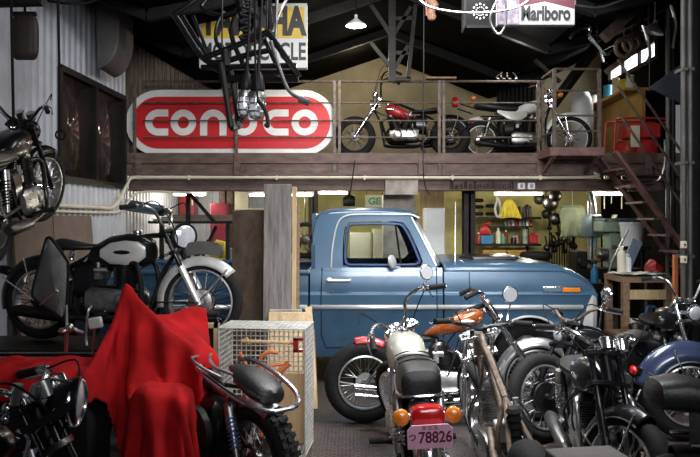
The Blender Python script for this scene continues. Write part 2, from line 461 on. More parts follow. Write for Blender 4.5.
def bike(name, label, loc, heading, lean=0, pitch=0, group=None, wb=1.4, rf=.32, rr=.31, wf=.09, wr=.115, rake=28, headz=.93, steer=0,
         tank=None, tank_m='black_paint', frame_m='black_paint', eng='twin', eng_m='dark_alu', seat=None, seat_m='leather', bars='mid', bar_m='chrome',
         ff=None, rfn=None, light=True, light_r=.085, tail=True, plate=False, pipes='chrome', hardtail=False, rim_m='rim_steel', signals=False,
         mirrors=0, rail=False, fork_m='chrome', lower_m=None, spring='chrome', bare=False, cover=False, badge=True, knob=False, brake=0, front=True, hub=None,
         light_c=(0.13, .03), rear_drum=.075, screen=False, gauges=True, bar_roll=0, levers=True, muffler=1.0, light_yaw=0, stalk=.17):
    root = thing(name, label, 'motorcycle', loc, (math.radians(lean), math.radians(-pitch), math.radians(heading)), group)
    hx = wb/2
    ax = V((hx, 0, rf)); ra = math.radians(rake)
    d = V((-math.sin(ra), 0, math.cos(ra)))
    L = (headz-rf)/math.cos(ra)
    H1 = ax+d*L; H0 = ax+d*(L-.17)
    ST = Matrix.Translation(H1) @ Matrix.Rotation(math.radians(steer), 4, d) @ Matrix.Translation(-H1)
    off = V((math.cos(ra), 0, math.sin(ra)))*.0
    rear = V((-hx, 0, rr)); S = V((-.27, 0, .66))
    # frame
    f = MB()
    f.cyl(H0, H1, .034, n=14)
    f.tube(spline([H1-d*.03, H1*.6+S*.4+V((0, 0, .02)), S], 6), .02, 8)
    for s in (-1, 1):
        y = V((0, .1*s, 0))
        f.tube(spline([H0, H0*.5+V((.24, .05*s, .35))*.5, V((.27, .09*s, .24)), V((.2, .1*s, .17)), V((-.22, .1*s, .17)), V((-.33, .1*s, .25))], 6), .015, 8)
        f.tube(spline([S, V((-.34, .07*s, .5)), V((-.36, .1*s, .3)), V((-.33, .1*s, .25))], 5), .015, 8)
        if hardtail:
            f.tube(spline([S, S*.5+(rear+y)*.5+V((0, 0, .05)), rear+y], 5), .014, 8)
            f.tube(spline([V((-.33, .1*s, .22)), V((-.45, .1*s, rr-.03)), rear+y], 5), .014, 8)
        else:
            f.tube(spline([S+V((.05, .04*s, 0)), S+V((-.18, .1*s, .0)), V((-hx-.02, .11*s, .66))], 5), .013, 8)
            f.tube([V((-.36, .1*s, .32)), V((-hx*.75, .11*s, .62))], .011, 8)
    f.box((rear.x+.0, .1, rr), (.07, .012, .05)); f.box((rear.x, -.1, rr), (.07, .012, .05))
    f.build('frame', frame_m, root)
    if not hardtail:
        s_ = MB()
        for s in (-1, 1): s_.tube([V((-.3, .1*s, .32)), rear+V((-.03, .1*s, 0))], .017, 8)
        s_.build('swingarm', frame_m, root)
        for s in (-1, 1):
            p0 = rear+V((.03, .125*s, .03)); p1 = V((-hx*.82, .125*s, .64)); u = (p1-p0)
            k = MB(); k.cyl(p0, p0+u*.5, .016, n=10); k.cyl(p0+u*.5, p1, .028, n=12)
            sh = k.build('shock_absorber', 'dull_chrome', root)
            k = MB(); pts = []
            for i in range(97):
                t = i/96; q = p0+u*(.14+.6*t); a, uu, ww = frame_of(u); an = t*2*PI*8
                pts.append(q+(uu*math.cos(an)+ww*math.sin(an))*.03)
            k.tube(pts, .0055, 5); k.build('spring', spring, sh)
    wheel(root, rear, rr, wr, 1, rim_m, hub or 'dull_chrome', rear_drum, knob=knob)
    # chain
    k = MB(); k.torus((rear.x, .07, rr), .085, .008, Y_AX, 24, 5); k.tube([(rear.x, .07, rr+.085), (-.2, .07, .42)], .008, 5); k.tube([(rear.x, .07, rr-.085), (-.2, .07, .3)], .008, 5)
    k.build('chain', 'black_steel', root)
    # fork and front wheel
    if front:
        k = MB(); lw = MB(); hw = .095
        for s in (-1, 1):
            y = V((0, hw*s, 0))
            k.tube([ax+d*(L*.42)+y, H1+d*.02+y], .018, 10)
            lw.tube([ax-d*.02+y, ax+d*.06+y, ax+d*(L*.5)+y], [.02, .025, .026], 10)
        for q in (H0+d*.0, H1):
            k.prism([(-.13, -.03), (.13, -.03), (.13, .02), (.05, .045), (-.05, .045), (-.13, .02)], q, V((0, 1, 0)), V((math.cos(ra), 0, math.sin(ra))), .026)
        fk = k.build('fork', fork_m, root, ST, bevel=.003)
        lw.build('fork_slider', lower_m or fork_m, fk, ST)
        k = MB(); k.cyl(ax+V((0, -.12, 0)), ax+V((0, .12, 0)), .012, n=8); k.build('axle', 'dull_chrome', fk, ST)
        wheel(root, ax, rf, wf, -1, rim_m, hub or 'dull_chrome', brake or .07, ST, cover=brake, drum_m='dull_chrome' if brake else None, knob=knob)
        if ff:
            o = fender(root, ax, rf+ff.get('gap', .025), ff.get('w', wf+.05), ff['a'][0], ff['a'][1], ff['m'], ST, ff.get('lip'))
            k = MB()
            for a in (ff['a'][0]+8, (ff['a'][0]+ff['a'][1])/2, ff['a'][1]-8):
                for s in (-1, 1):
                    R_ = rf+ff.get('gap', .025)-.02; aa = math.radians(a)
                    k.tube([ax+V((0, s*.1, 0)), ax+V((math.cos(aa)*R_, s*(ff.get('w', wf+.05)*.5), math.sin(aa)*R_))], .006, 6)
            k.build('fender_stay', 'chrome', o, ST)
        # handlebar
        B = {'mid': [(0, .02, .0), (.0, .1, .02), (-.03, .2, .12), (-.1, .3, .15), (-.2, .38, .13)],
             'ape': [(0, .02, .0), (.02, .1, .02), (.03, .17, .2), (0, .24, .36), (-.1, .31, .37), (-.22, .36, .33)],
             'flat': [(0, .02, .02), (0, .2, .04), (-.03, .3, .06), (-.1, .38, .05)],
             'drag': [(0, .02, .04), (.03, .15, .06), (.0, .28, .06), (-.06, .37, .06)],
             'buck': [(0, .02, .0), (.01, .09, .02), (.0, .17, .18), (-.08, .29, .24), (-.24, .37, .2)]}[bars] if isinstance(bars, str) else bars
        lf = [H1+V((x, y, z))+d*.03 for x, y, z in B]; rt = [H1+V((x, -y, z))+d*.03 for x, y, z in B]
        RL = Matrix.Translation(H1) @ Matrix.Rotation(math.radians(bar_roll), 4, 'X') @ Matrix.Translation(-H1)
        lf = [RL @ q for q in lf]; rt = [RL @ q for q in rt]
        pts = spline(rt[::-1]+lf, 6)
        k = MB(); k.tube(pts, .0125, 8)
        for s in (-1, 1): k.cyl(H1+V((0, .045*s, 0)), H1+V((0, .045*s, 0))+d*.045, .016, n=10)
        hb = k.build('handlebar', bar_m, root, ST)
        for side in (rt, lf):
            e1, e0 = side[-1], side[-2]; t = (e1-e0).normalized(); s = 1 if side is lf else -1
            k = MB(); k.tube([e1-t*.105, e1-t*.1, e1-t*.01, e1+t*.012, e1+t*.014], [.014, .019, .0185, .02, .012], 10); k.build('grip', 'rubber', hb, ST)
            if not levers: continue
            k = MB(); k.box(e1-t*.135, (.035, .03, .035)); k.tube(spline([e1-t*.14+V((.02, 0, 0)), e1-t*.1+V((.065, 0, -.005)), e1-t*.0+V((.06, 0, -.01)), e1+t*.05+V((.05, 0, -.01))], 4), .006, 6)
            k.build('lever', 'chrome', hb, ST)
            if (mirrors == 2 or mirrors*s < 0 and abs(mirrors) == 1):
                q = e1-t*.15; k = MB(); k.tube(spline([q, q+V((.01, .03*s, stalk*.5)), q+V((-.02, .05*s, stalk))], 5), .006, 6)
                k.lathe([(0, -.022), (.03, -.02), (.052, -.004), (.055, .004), (.05, .008), (0, .008)], q+V((-.02, .05*s, stalk+.045)), (-1, 0, 0), 20)
                mr = k.build('mirror', 'chrome', hb, ST)
                k = MB(); k.lathe([(0, .0), (.047, 0), (.047, .0025), (0, .0025)], q+V((-.0285, .05*s, stalk+.045)), (-1, 0, 0), 20); k.build('mirror_glass', 'mirror', mr, ST)
            k = MB(); k.tube(spline([e1-t*.14, e1-t*.2+V((.1, 0, .02)), H1+V((.1, .05*s, -.1)), V((.2, .06*s, .6)), V((.05, .05*s, .5))], 6), .0045, 5); k.build('cable', 'black_matte', hb)
        if light:
            lc = H1+V((light_c[0], 0, -.1+light_c[1])); R_ = light_r
            k = MB(); k.lathe([(0, -R_*1.15), (R_*.35, -R_*1.08), (R_*.75, -R_*.7), (R_*.97, -R_*.15), (R_*1.04, 0), (R_*1.04, R_*.16), (R_*.9, R_*.2)], lc, (1, 0, -.06), 28)
            for s in (-1, 1): k.beam(lc+V((0, R_*1.0*s, 0)), H1+V((-.0, .09*s, -.08)), .012, .03)
            LY = ST @ Matrix.Translation(lc) @ Matrix.Rotation(math.radians(light_yaw), 4, 'Z') @ Matrix.Translation(-lc)
            hl = k.build('headlight', light if isinstance(light, str) else 'chrome', root, LY)
            k = MB(); k.lathe([(R_*.93, R_*.12), (R_*.8, R_*.24), (R_*.4, R_*.33), (0, R_*.36)], lc, (1, 0, -.06), 28); k.build('lens', 'lens_glass', hl, LY)
        if gauges:
            k = MB()
            for y in (-.05, .05):
                k.lathe([(0, -.03), (.034, -.03), (.038, .0), (.038, .03), (.033, .034), (0, .034)], H1+V((.07, y, .06)), (-.45, 0, 1), 18)
            k.build('gauge', 'chrome', root, ST)
    # engine
    if eng:
        o, heads = engine(root, eng, eng_m)
        if pipes:
            for i, h in enumerate(heads):
                s = -1 if eng != 'twin' else (-1, 1)[i]
                z = .2+(.07*i if eng == 'vtwin' else 0)
                k = MB(); pts = spline([h+V((.05, .03*s, 0)), h+V((.15, .09*s, -.03)), V((.24, .15*s, .36)), V((.16, .165*s, z+.03)), V((-.1, .165*s, z)), V((-.3, .165*s, z))], 7)
                k.tube(pts, .02, 10)
                k.tube([V((-.28, .165*s, z)), V((-.34, .165*s, z)), V((-.75, .17*s, z+.05)), V((-.8, .17*s, z+.055))], [.02, .02+.022*muffler, .02+.026*muffler, .02+.01*muffler], 14)
                k.build('exhaust_pipe', pipes, root)
        for s in (-1, 1):
            k = MB(); k.cyl((-.05, .1*s, .22), (-.05, .27*s, .24), .013, n=8); k.cyl((-.05, .19*s, .235), (-.05, .28*s, .24), .02, n=8)
            k.build('footpeg', 'rubber', root)
        k = MB(); k.tube(spline([(-.25, .1, .2), (-.27, .2, .12), (-.34, .25, .02+.0)], 4), .012, 8); k.build('kickstand', 'black_steel', root)
        if not bare:
            k = MB(); k.blob([(-.36, .07, .36, .58), (-.33, .11, .34, .62), (-.2, .115, .36, .62), (-.16, .07, .4, .58)], 14, .6); k.build('oil_tank', tank_m if cover else 'black_paint', root)
    # tank
    if tank:
        k = MB(); k.blob(tank, 22, .72); t = k.build('fuel_tank', tank_m, root)
        q = tank[len(tank)//2]
        k = MB(); k.lathe([(.03, -.01), (.034, .014), (.03, .024), (0, .026)], (q[0]+.06, 0, q[3]), (0, 0, 1), 18); k.build('filler_cap', 'chrome', t)
        if badge:
            for s in (-1, 1):
                k = MB(); k.ball((q[0]+.03, q[1]*s*.985, (q[2]+q[3])/2+.01), (.075, .008, .018), 14, 6); k.build('badge', badge if isinstance(badge, str) else 'chrome', t)
    # seat
    if seat == 'bench':
        k = MB(); k.blob([(-.72, .07, .70, .74), (-.69, .11, .68, .77), (-.55, .13, .67, .79), (-.35, .125, .66, .765), (-.2, .11, .66, .75), (-.05, .09, .67, .74), (-.0, .05, .68, .72)], 20, .6)
        st = k.build('seat', seat_m, root)
        k = MB(); k.tube([(-.73, -.06, .695), (-.7, -.115, .69), (-.5, -.135, .685), (-.2, -.115, .675), (0, -.06, .69)], .006, 6); k.tube([(-.73, .06, .695), (-.7, .115, .69), (-.5, .135, .685), (-.2, .115, .675), (0, .06, .69)], .006, 6); k.tube([(-.73, -.06, .695), (-.73, .06, .695)], .006, 6); k.build('seat_piping', 'chrome', st)
    elif seat in ('solo', 'sprung'):
        z = .72 if seat == 'sprung' else .66
        k = MB(); k.blob([(-.52, .06, z, z+.06), (-.49, .125, z-.01, z+.08), (-.4, .14, z-.015, z+.06), (-.28, .11, z-.01, z+.035), (-.16, .05, z-.01, z+.04), (-.1, .025, z, z+.03)], 20, .75)
        st = k.build('seat', seat_m, root)
        if seat == 'sprung':
            for s in (-1, 1):
                k = MB(); k.tube([(-.46+.028*math.cos(i*.55), .08*s+.028*math.sin(i*.55), z-.1+i*.0013) for i in range(70)], .005, 5); k.build('seat_spring', 'chrome', st)
    elif seat == 'twohump':
        k = MB(); k.blob([(-.86, .05, .74, .8), (-.83, .11, .71, .84), (-.72, .13, .7, .86), (-.6, .125, .7, .83), (-.53, .115, .69, .785), (-.47, .13, .68, .83), (-.35, .145, .67, .81), (-.2, .12, .67, .76), (-.05, .07, .68, .74)], 20, .65); k.v = [q+V((0, 0, .09)) for q in k.v]; k.beam((-.6, 0, .62), (-.6, 0, .78), .1, .12); k.beam((-.25, 0, .62), (-.25, 0, .78), .1, .12); k.build('seat', seat_m, root)
    if rfn:
        o = fender(root, rear, rr+rfn.get('gap', .035), rfn.get('w', wr+.06), rfn['a'][0], rfn['a'][1], rfn['m'], None, rfn.get('lip'), flare=rfn.get('flare', 1))
        if rfn.get('stay', True):
            k = MB()
            for a in rfn.get('stays', (150, 110)):
                for s in (-1, 1):
                    aa = math.radians(a); R_ = rr+.03
                    k.tube([rear+V((0, .11*s, 0)), rear+V((math.cos(aa)*R_, s*(rfn.get('w', wr+.06)*.5), math.sin(aa)*R_))], .007, 6)
            k.build('fender_stay', 'chrome', o)
    if tail:
        tz = rr+.035; a = math.radians(tail if not isinstance(tail, bool) else 148); R_ = rr+.05
        tc = rear+V((math.cos(a)*R_, 0, math.sin(a)*R_))
        k = MB(); k.blob([(tc.x-.03, .05, tc.z-.0, tc.z+.07), (tc.x+.03, .04, tc.z-.02, tc.z+.06), (tc.x+.06, .02, tc.z-.03, tc.z+.03)], 12, .6); tl = k.build('tail_light', 'black_paint', root)
        k = MB(); k.ball((tc.x-.035, 0, tc.z+.035), (.028, .055, .036), 16, 8); k.build('lens', 'red_lens', tl)
    return root, dict(H1=H1, H0=H0, d=d, ax=ax, rear=rear, ST=ST)

TEAR = [(-.24, .02, .66, .7), (-.2, .06, .65, .73), (-.08, .11, .66, .8), (.06, .14, .68, .86), (.17, .135, .7, .885), (.25, .1, .73, .88), (.3, .05, .77, .85), (.315, .015, .8, .82)]
CLASSIC = [(-.26, .03, .7, .76), (-.22, .09, .66, .8), (-.1, .125, .645, .85), (.06, .135, .645, .875), (.17, .125, .66, .88), (.24, .09, .69, .86), (.28, .03, .74, .82)]
def raise_(t, dz, sx=1, dx=0, sy=1): return [(x*sx+dx, w*sy, a+dz, b+dz) for x, w, a, b in t]
# ------------------------------------------------------------------ the shed
def WL(y): return -3.416+.036*y          # face of the left wall at depth y
def wl(y, z, out=0.0): return V((WL(y)+out, y, z))

# floor
m_ = MB(); m_.bb((-4.2, .2, -.12), (5.4, 13.7, 0)); struct(m_.build('floor', 'steel_floor', smooth=False))
# corrugated left wall with a window opening
def corrugated(name, y0, y1, z0, z1, holes=()):
    mb = MB(); step = .037; n = int((y1-y0)/step)
    def prof(i): return (-.012, .02, .022, .02)[i % 4]
    zs = sorted({z0, z1, *[h for q in holes for h in q[2:]]})
    for a in range(len(zs)-1):
        for i in range(n):
            ya, yb = y0+i*step, y0+(i+1)*step
            if any(q[0] <= (ya+yb)/2 <= q[1] and q[2] <= (zs[a]+zs[a+1])/2 <= q[3] for q in holes): continue
            mb.add([wl(ya, zs[a], prof(i)), wl(yb, zs[a], prof(i+1)), wl(yb, zs[a+1], prof(i+1)), wl(ya, zs[a+1], prof(i))], [(0, 1, 2, 3)])
    mb.add([wl(y0, z0, -.06), wl(y1, z0, -.06), wl(y1, z1, -.06), wl(y0, z1, -.06)], [(0, 1, 2, 3)])
    return mb.build(name, 'wall_white', smooth=False, flip=False)
WY0, WY1, WZ0, WZ1 = 7.51, 9.44, 2.1, 3.29
struct(corrugated('wall_left', .6, 9.52, 0, 4.36, [(WY0, WY1, WZ0, WZ1)]))
WL_ = WL
def WL(y): return WL_(y)-.3
struct(corrugated('wall_left_far', 9.52, 13.4, 0, 4.36))
WL = WL_
# the dark two-pane window
mb = MB()
for a, b in (((WY0, WZ0), (WY1, WZ0)), ((WY0, WZ1), (WY1, WZ1)), ((WY0, WZ0), (WY0, WZ1)), ((WY1, WZ0), (WY1, WZ1)), (((WY0+WY1)/2, WZ0), ((WY0+WY1)/2, WZ1))):
    mb.beam(wl(a[0], a[1], .02), wl(b[0], b[1], .02), .07, .07)
wf_ = struct(mb.build('window_1', 'black_steel'))
for k in range(2):
    ya = WY0+(WY1-WY0)/2*k; yb = ya+(WY1-WY0)/2; mb = MB()
    mb.add([wl(ya, WZ0, .0), wl(yb, WZ0, .0), wl(yb, WZ1, .0), wl(ya, WZ1, .0)], [(0, 1, 2, 3)])
    mb.build('pane', 'pane_dark', wf_, solid=.006)
# right wall, with the long narrow skylight window high up
mb = MB(); XR = 4.8
mb.bb((XR, 5.5, 0), (XR+.1, 13.5, 4.2)); mb.bb((XR, 5.5, 4.48), (XR+.1, 13.5, 5.3)); mb.bb((XR, 5.5, 4.2), (XR+.1, 10.95, 4.48)); mb.bb((XR, 12.95, 4.2), (XR+.1, 13.5, 4.48))
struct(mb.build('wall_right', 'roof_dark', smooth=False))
mb = MB()
for z in (4.2, 4.48): mb.bb((XR-.03, 10.9, z-.025), (XR+.02, 13.0, z+.025))
for y in (10.95, 11.6, 12.3, 12.95): mb.bb((XR-.03, y-.02, 4.2), (XR+.02, y+.02, 4.48))
w2 = struct(mb.build('window_2', 'beam_dark'))
mb = MB(); mb.bb((XR+.03, 10.95, 4.2), (XR+.04, 12.95, 4.48)); mb.build('pane', 'day_glass', w2)
# back walls: plaster gable above the deck, yellow wall below it
mb = MB(); mb.bb((-4.2, 13.4, 2.5), (5.4, 13.5, 5.6)); struct(mb.build('wall_gable', 'wall_tan', smooth=False))
mb = MB(); mb.bb((-4.2, 13.39, 0), (5.4, 13.5, 2.5)); struct(mb.build('wall_back', 'wall_yellow', smooth=False))
# slatted timber partition beside the white wall
mb = MB()
for i in range(29):
    x = WL(10.0)-.26+i*.058; mb.bb((x, 10.0, 2.57), (x+.05, 10.03+.008*(i % 3), 4.7))
struct(mb.build('wall_slatted', 'slat_wood', smooth=False))
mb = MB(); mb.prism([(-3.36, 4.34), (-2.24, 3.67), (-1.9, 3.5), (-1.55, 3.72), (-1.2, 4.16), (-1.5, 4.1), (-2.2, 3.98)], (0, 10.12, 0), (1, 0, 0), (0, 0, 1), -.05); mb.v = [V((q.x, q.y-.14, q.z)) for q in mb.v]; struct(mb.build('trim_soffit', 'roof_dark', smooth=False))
mb = MB()
for i in range(18): mb.bb((-3.65+i*.12, 13.33, 0), (-3.65+i*.12+.07, 13.36, 2.47))
mb.bb((-3.7, 13.36, 0), (-1.5, 13.39, 2.47)); struct(mb.build('wall_back_left', 'wall_white', smooth=False))
# dark roof, folded along its valleys
prof = [(-4.2, 4.7), (WL(9)-.0, 4.30), (-2.2, 3.93), (-1.5, 4.06), (.62, 4.78), (2.65, 3.98), (3.3, 4.15), (5.4, 5.15)]
mb = MB()
rows = [[V((x, y, z)) for x, z in prof] for y in (.6, 13.5)]
mb.grid(rows); rows2 = [[q+V((0, 0, .15)) for q in r] for r in rows]; mb.grid(rows2)
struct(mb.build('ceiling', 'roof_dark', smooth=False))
for k, y in enumerate((5.6, 7.6, 9.3, 11.4)):
    mb = MB()
    for (x0, z0), (x1, z1) in zip(prof[1:-1], prof[2:]): mb.beam((x0, y, z0-.06), (x1, y, z1-.06), .09, .12)
    o = struct(mb.build('trim_%d' % (k+1), 'black_matte'))
def roofz(x):
    for (x0, z0), (x1, z1) in zip(prof, prof[1:]):
        if x0 <= x <= x1: return z0+(z1-z0)*(x-x0)/(x1-x0)
    return 4.5

# mezzanine deck with its steel edge channel
YD = 9.6
mb = MB(); mb.bb((WL(11)-.25, YD+.06, 2.47), (XR, 13.4, 2.565)); struct(mb.build('trim_deck', 'beam_dark', smooth=False))
mb = MB(); mb.bb((WL(9.6), YD, 2.43), (XR, YD+.07, 2.575)); mb.bb((WL(9.6), YD+.03, 2.27), (XR, YD+.07, 2.43)); mb.bb((WL(9.6), YD, 2.265), (XR, YD+.07, 2.29))
for x in (-2.9, -1.55, .98, 2.6, 4.1): mb.bb((x-.045, YD-.02, 2.27), (x+.045, YD+.06, 2.57))
struct(mb.build('trim_deck_edge', 'beam_brown', bevel=.004))
mb = MB(); mb.bb((WL(9.7), YD+.1, 2.06), (XR, YD+.28, 2.215)); mb.bb((WL(9.7), YD+.06, 2.06), (XR, YD+.32, 2.085)); mb.bb((WL(9.7), YD+.06, 2.195), (XR, YD+.32, 2.22))
struct(mb.build('trim_beam', 'beam_brown', bevel=.004))
for k, (px, Y) in enumerate(((106, 9.95), (469.5, 9.95), (226, 12.2), (313, 12.6))):
    q = P(px, 221, Y); mb = MB(); w = .09 if k != 2 else .13
    mb.bb((q.x-w*.9, Y-.02, 0), (q.x+w*.9, Y+.0, 2.2 if k < 2 else 2.47)); mb.bb((q.x-w*.9, Y+.16, 0), (q.x+w*.9, Y+.18, 2.2 if k < 2 else 2.47)); mb.bb((q.x-.015, Y-.02, 0), (q.x+.015, Y+.18, 2.2 if k < 2 else 2.47))
    struct(mb.build('trim_post_%d' % (k+1), 'beam_dark' if k != 2 else 'rust_dark'))
# concrete pier with a steel plate under the beam
q = P(400, 221, 10.0)
mb = MB(); mb.bb((q.x-.24, 10.0, 0), (q.x+.22, 10.4, 2.02)); struct(mb.build('pillar', 'concrete', bevel=.01))
mb = MB(); mb.bb((q.x-.23, 9.605, 2.0), (q.x+.22, 9.635, 2.235)); pl = struct(mb.build('trim_plate', 'concrete', bevel=.004))

# railing on the deck
r = thing('railing', 'rusty steel railing of thin bars along the edge of the upper deck', 'railing', (0, YD+.03, 2.575))
XE = P(541, 0, YD).x
for z in (.985, .69, .445, .215):
    mb = MB(); rad = .018 if z > .9 else .011
    mb.tube([(WL(9.6)+.22, 0, z), (XE, 0, z)], rad, 8); mb.build('rail', 'rail_steel', r)
for px in (134, 236, 334.5, 339.5, 439.5, 444, 539, 543.5):
    x = P(px, 0, YD).x; mb = MB(); mb.bb((x-.02, -.02, -.3), (x+.02, .02, 1.0)); mb.build('post', 'rail_steel', r, bevel=.003)
# landing that juts out before the deck, with its own rail
L0, L1 = P(555, 0, 9.0).x, P(600, 0, 9.0).x
r = thing('stair_landing', 'rusty steel landing with square railing at the head of the stairs', 'landing', ((L0+L1)/2, 9.3, 2.5))
X0, X1 = L0-(L0+L1)/2, L1-(L0+L1)/2
mb = MB(); mb.bb((X0-.06, -.3, -.02), (X1+.06, .3, .09)); mb.build('platform', 'stair_red', r, bevel=.005)
for x in (X0, X1): mb = MB(); mb.beam((x, .2, -.2), (x, -.25, -.02), .04, .04); mb.build('bracket', 'stair_red', r)
for x in (X0, X1):
    mb = MB(); mb.bb((x-.022, -.29, 0), (x+.022, -.25, 1.1)); mb.build('post', 'rail_steel', r)
for z in (1.1, .82, .5, .3):
    mb = MB(); mb.tube([(X0, .3, z), (X0, -.27, z), (X1, -.27, z)] if z > 1 or z < .4 else [(X0, -.27, z), (X1, -.27, z)], .017 if z > 1 else .012, 8); mb.build('rail', 'rail_steel', r)
# staircase going down to the right
s0 = V((P(600, 0, 8.75).x+.09, 0, 0))
s0.x += .08
st = thing('staircase', 'steep rusty red steel staircase descending beside the dark column', 'stairs', (s0.x, 9.0, 0))
dx, dz = 1.78, 2.5
for y in (-.28, .28):
    mb = MB(); mb.beam((0, y, 2.5), (dx, y, 0.0), .035, .15, up=(0, 1, 0)); mb.v = [V((q.x, q.y, max(q.z, .0))) for q in mb.v]
    mb.build('stringer', 'stair_red', st)
for k in range(1, 12):
    t = k/12; mb = MB(); mb.box((dx*t, 0, 2.5-dz*t), (.19, .54, .025)); mb.build('tread', 'stair_red', st)
for h in (1.15, .82, .5):
    mb = MB(); mb.tube([(0.03, -.3, 2.5+h), (1.12, -.3, 2.5+h-1.12*dz/dx)], .017, 8); mb.build('handrail', 'rail_steel', st)
mb = MB(); mb.tube([(1.12, -.3, .93), (1.12, -.3, 2.08)], .017, 8); mb.build('post', 'rail_steel', st)

# dark column at the right edge with its pipes
mb = MB(); mb.bb((3.37, 6.9, 0), (3.8, 7.15, 4.3)); mb.bb((3.34, 6.86, 0), (3.42, 6.92, 4.3)); struct(mb.build('trim_column', 'black_matte', bevel=.01))
for px, r_ in ((683.5, .026), (690, .026)):
    x = P(px, 0, 6.75).x; mb = MB(); mb.tube([(x, 6.75, .0), (x, 6.75, roofz(x)-.01)], r_, 12)
    for z in (1.3, 2.2, 3.1): mb.bb((x-.026, 6.71, z-.015), (x+.026, 6.88, z+.015))
    solo(mb, 'pipe', 'duct_grey', 'grey %s steel pipe on the dark right column' % ('outer' if px > 686 else 'inner'), 'pipe')
for k, y in enumerate((245, 260)):
    q = P(688, y, 6.6); mb = MB(); mb.bb((q.x-.022, 6.66, q.z-.034), (q.x+.022, 6.715, q.z+.034))
    o = solo(mb, 'switch_box', 'cream', 'small cream switch box on the column, %s of two' % ('upper' if k == 0 else 'lower'), 'switch', 'switch boxes on the column', bevel=.005)
    mb = MB(); mb.ball((0, -.03, .034), (.01, .008, .01), 10, 6); mb.build('knob', 'black_matte', o)
# vertical pipes deeper on the right
for k, px in enumerate((668, 673)):
    x = P(px, 0, 9.5).x; mb = MB(); mb.tube([(x, 9.5, .0), (x, 9.5, roofz(x)-.01)], .032, 10)
    solo(mb, 'pipe', 'black_steel' if k else 'duct_grey', ('thin dark pipe' if k else 'thin grey pipe')+' beyond the stairs running up to the roof', 'pipe')
mb = MB(); q = P(673, 105, 9.8); q2 = P(683, 158, 9.8); mb.bb((q.x, 9.8, q2.z), (q2.x+.15, 9.84, q.z)); solo(mb, 'board', 'white_panel', 'pale board standing behind the pipes beside the red generator', 'board')
# conduit along wall and beam
mb = MB()
mb.tube(spline([wl(6.6, 1.805, .05), wl(8.4, 1.805, .05), wl(9.0, 1.83, .06), wl(9.4, 2.12, .08), V((-2.95, YD-.03, 2.235)), V((-2.5, YD-.04, 2.235)), V((0, YD-.04, 2.235)), V((3.1, YD-.04, 2.235)), V((3.35, YD-.04, 2.3))], 8), .021, 8)
for x in (-2.2, -1, .2, 1.4, 2.6): mb.bb((x-.012, YD-.06, 2.2), (x+.012, YD-.005, 2.262))
solo(mb, 'conduit', 'cream', 'long pale conduit pipe running under the deck and down the white wall', 'pipe')
mb = MB(); mb.tube(spline([wl(6.6, 1.745, .05), wl(8.7, 1.745, .05), wl(9.25, 1.79, .07), V((-2.9, YD+.03, 2.03)), V((-2.2, YD+.03, 2.03))], 8), .016, 8)
solo(mb, 'conduit', 'cream', 'thinner conduit pipe low on the white corrugated wall', 'pipe')

# ------------------------------------------------------------------ signs
sg = thing('oil_sign', 'red capsule-shaped sign reading CONOCO behind the railing', 'sign', (-1.655, YD+.12, 2.9))
def capsule(w, h, n=22):
    r_ = h/2; pts = []
    for i in range(n+1):
        a = -PI/2+PI*i/n; pts.append((w/2-r_+r_*math.cos(a), r_*math.sin(a)))
    for i in range(n+1):
        a = PI/2+PI*i/n; pts.append((-w/2+r_+r_*math.cos(a), r_*math.sin(a)))
    return pts
SZ = P(0, 122.5, YD+.1).z-2.9; k_ = (YD+.1)/F
mb = MB(); mb.prism(capsule(211*k_, 66*k_), (0, .05, SZ), (1, 0, 0), (0, 0, 1), .05); mb.build('backboard', 'sign_white', sg, bevel=.004)
mb = MB(); mb.prism(capsule(198*k_, 52*k_), (.01, .0, SZ), (1, 0, 0), (0, 0, 1), .008); mb.build('red_field', 'sign_red', sg)
def ring_letter(mb, cx, w, h, t, kind):
    """O, C and N of the sign: a rounded ring, open on the right, or an arch"""
    R_ = h/2
    def out(a, rx, rz): return (cx+rx*math.cos(a), rz*math.sin(a))
    if kind == 'o':
        n = 36; A = [out(2*PI*i/n, w/2, R_) for i in range(n)]; B = [out(2*PI*i/n, w/2-t, R_-t) for i in range(n)]
        mb.band(A, B, (0, -.0085, SZ), (1, 0, 0), (0, 0, 1), .012)
    elif kind == 'c':
        n = 20; A = [(cx+w/2, R_)]; B = [(cx+w/2, R_-t)]
        for i in range(n+1):
            a = PI/2+PI*i/n; A.append((cx-w/2+R_+R_*math.cos(a), R_*math.sin(a))); B.append((cx-w/2+R_+(R_-t)*math.cos(a), (R_-t)*math.sin(a)))
        A.append((cx+w/2, -R_)); B.append((cx+w/2, -R_+t))
        mb.band(A, B, (0, -.0085, SZ), (1, 0, 0), (0, 0, 1), .012, closed=False)
    else:
        n = 18; A = [(cx-w/2, -R_)]; B = [(cx-w/2+t, -R_)]
        for i in range(n+1):
            a = PI-PI*i/n; A.append((cx+w/2*math.cos(a), w/2*math.sin(a)+R_-w/2)); B.append((cx+(w/2-t)*math.cos(a), (w/2-t)*math.sin(a)+R_-w/2))
        A.append((cx+w/2, -R_)); B.append((cx+w/2-t, -R_))
        mb.band(A, B, (0, -.0085, SZ), (1, 0, 0), (0, 0, 1), .012, closed=False)
for ch, a, b in (('c', 145, 168), ('o', 170.5, 196), ('n', 200, 226.5), ('o', 231, 257), ('c', 263, 288.5), ('o', 291.5, 318)):
    mb = MB(); ring_letter(mb, ((a+b)/2-CX)*k_+1.655, (b-a)*k_, 26*k_, 7*k_, ch); mb.build('letter', 'sign_white', sg)
for x in (-1.2, 1.2):
    mb = MB(); mb.bb((x-.02, .06, -.33), (x+.02, .1, SZ)); mb.build('bracket', 'black_steel', sg)

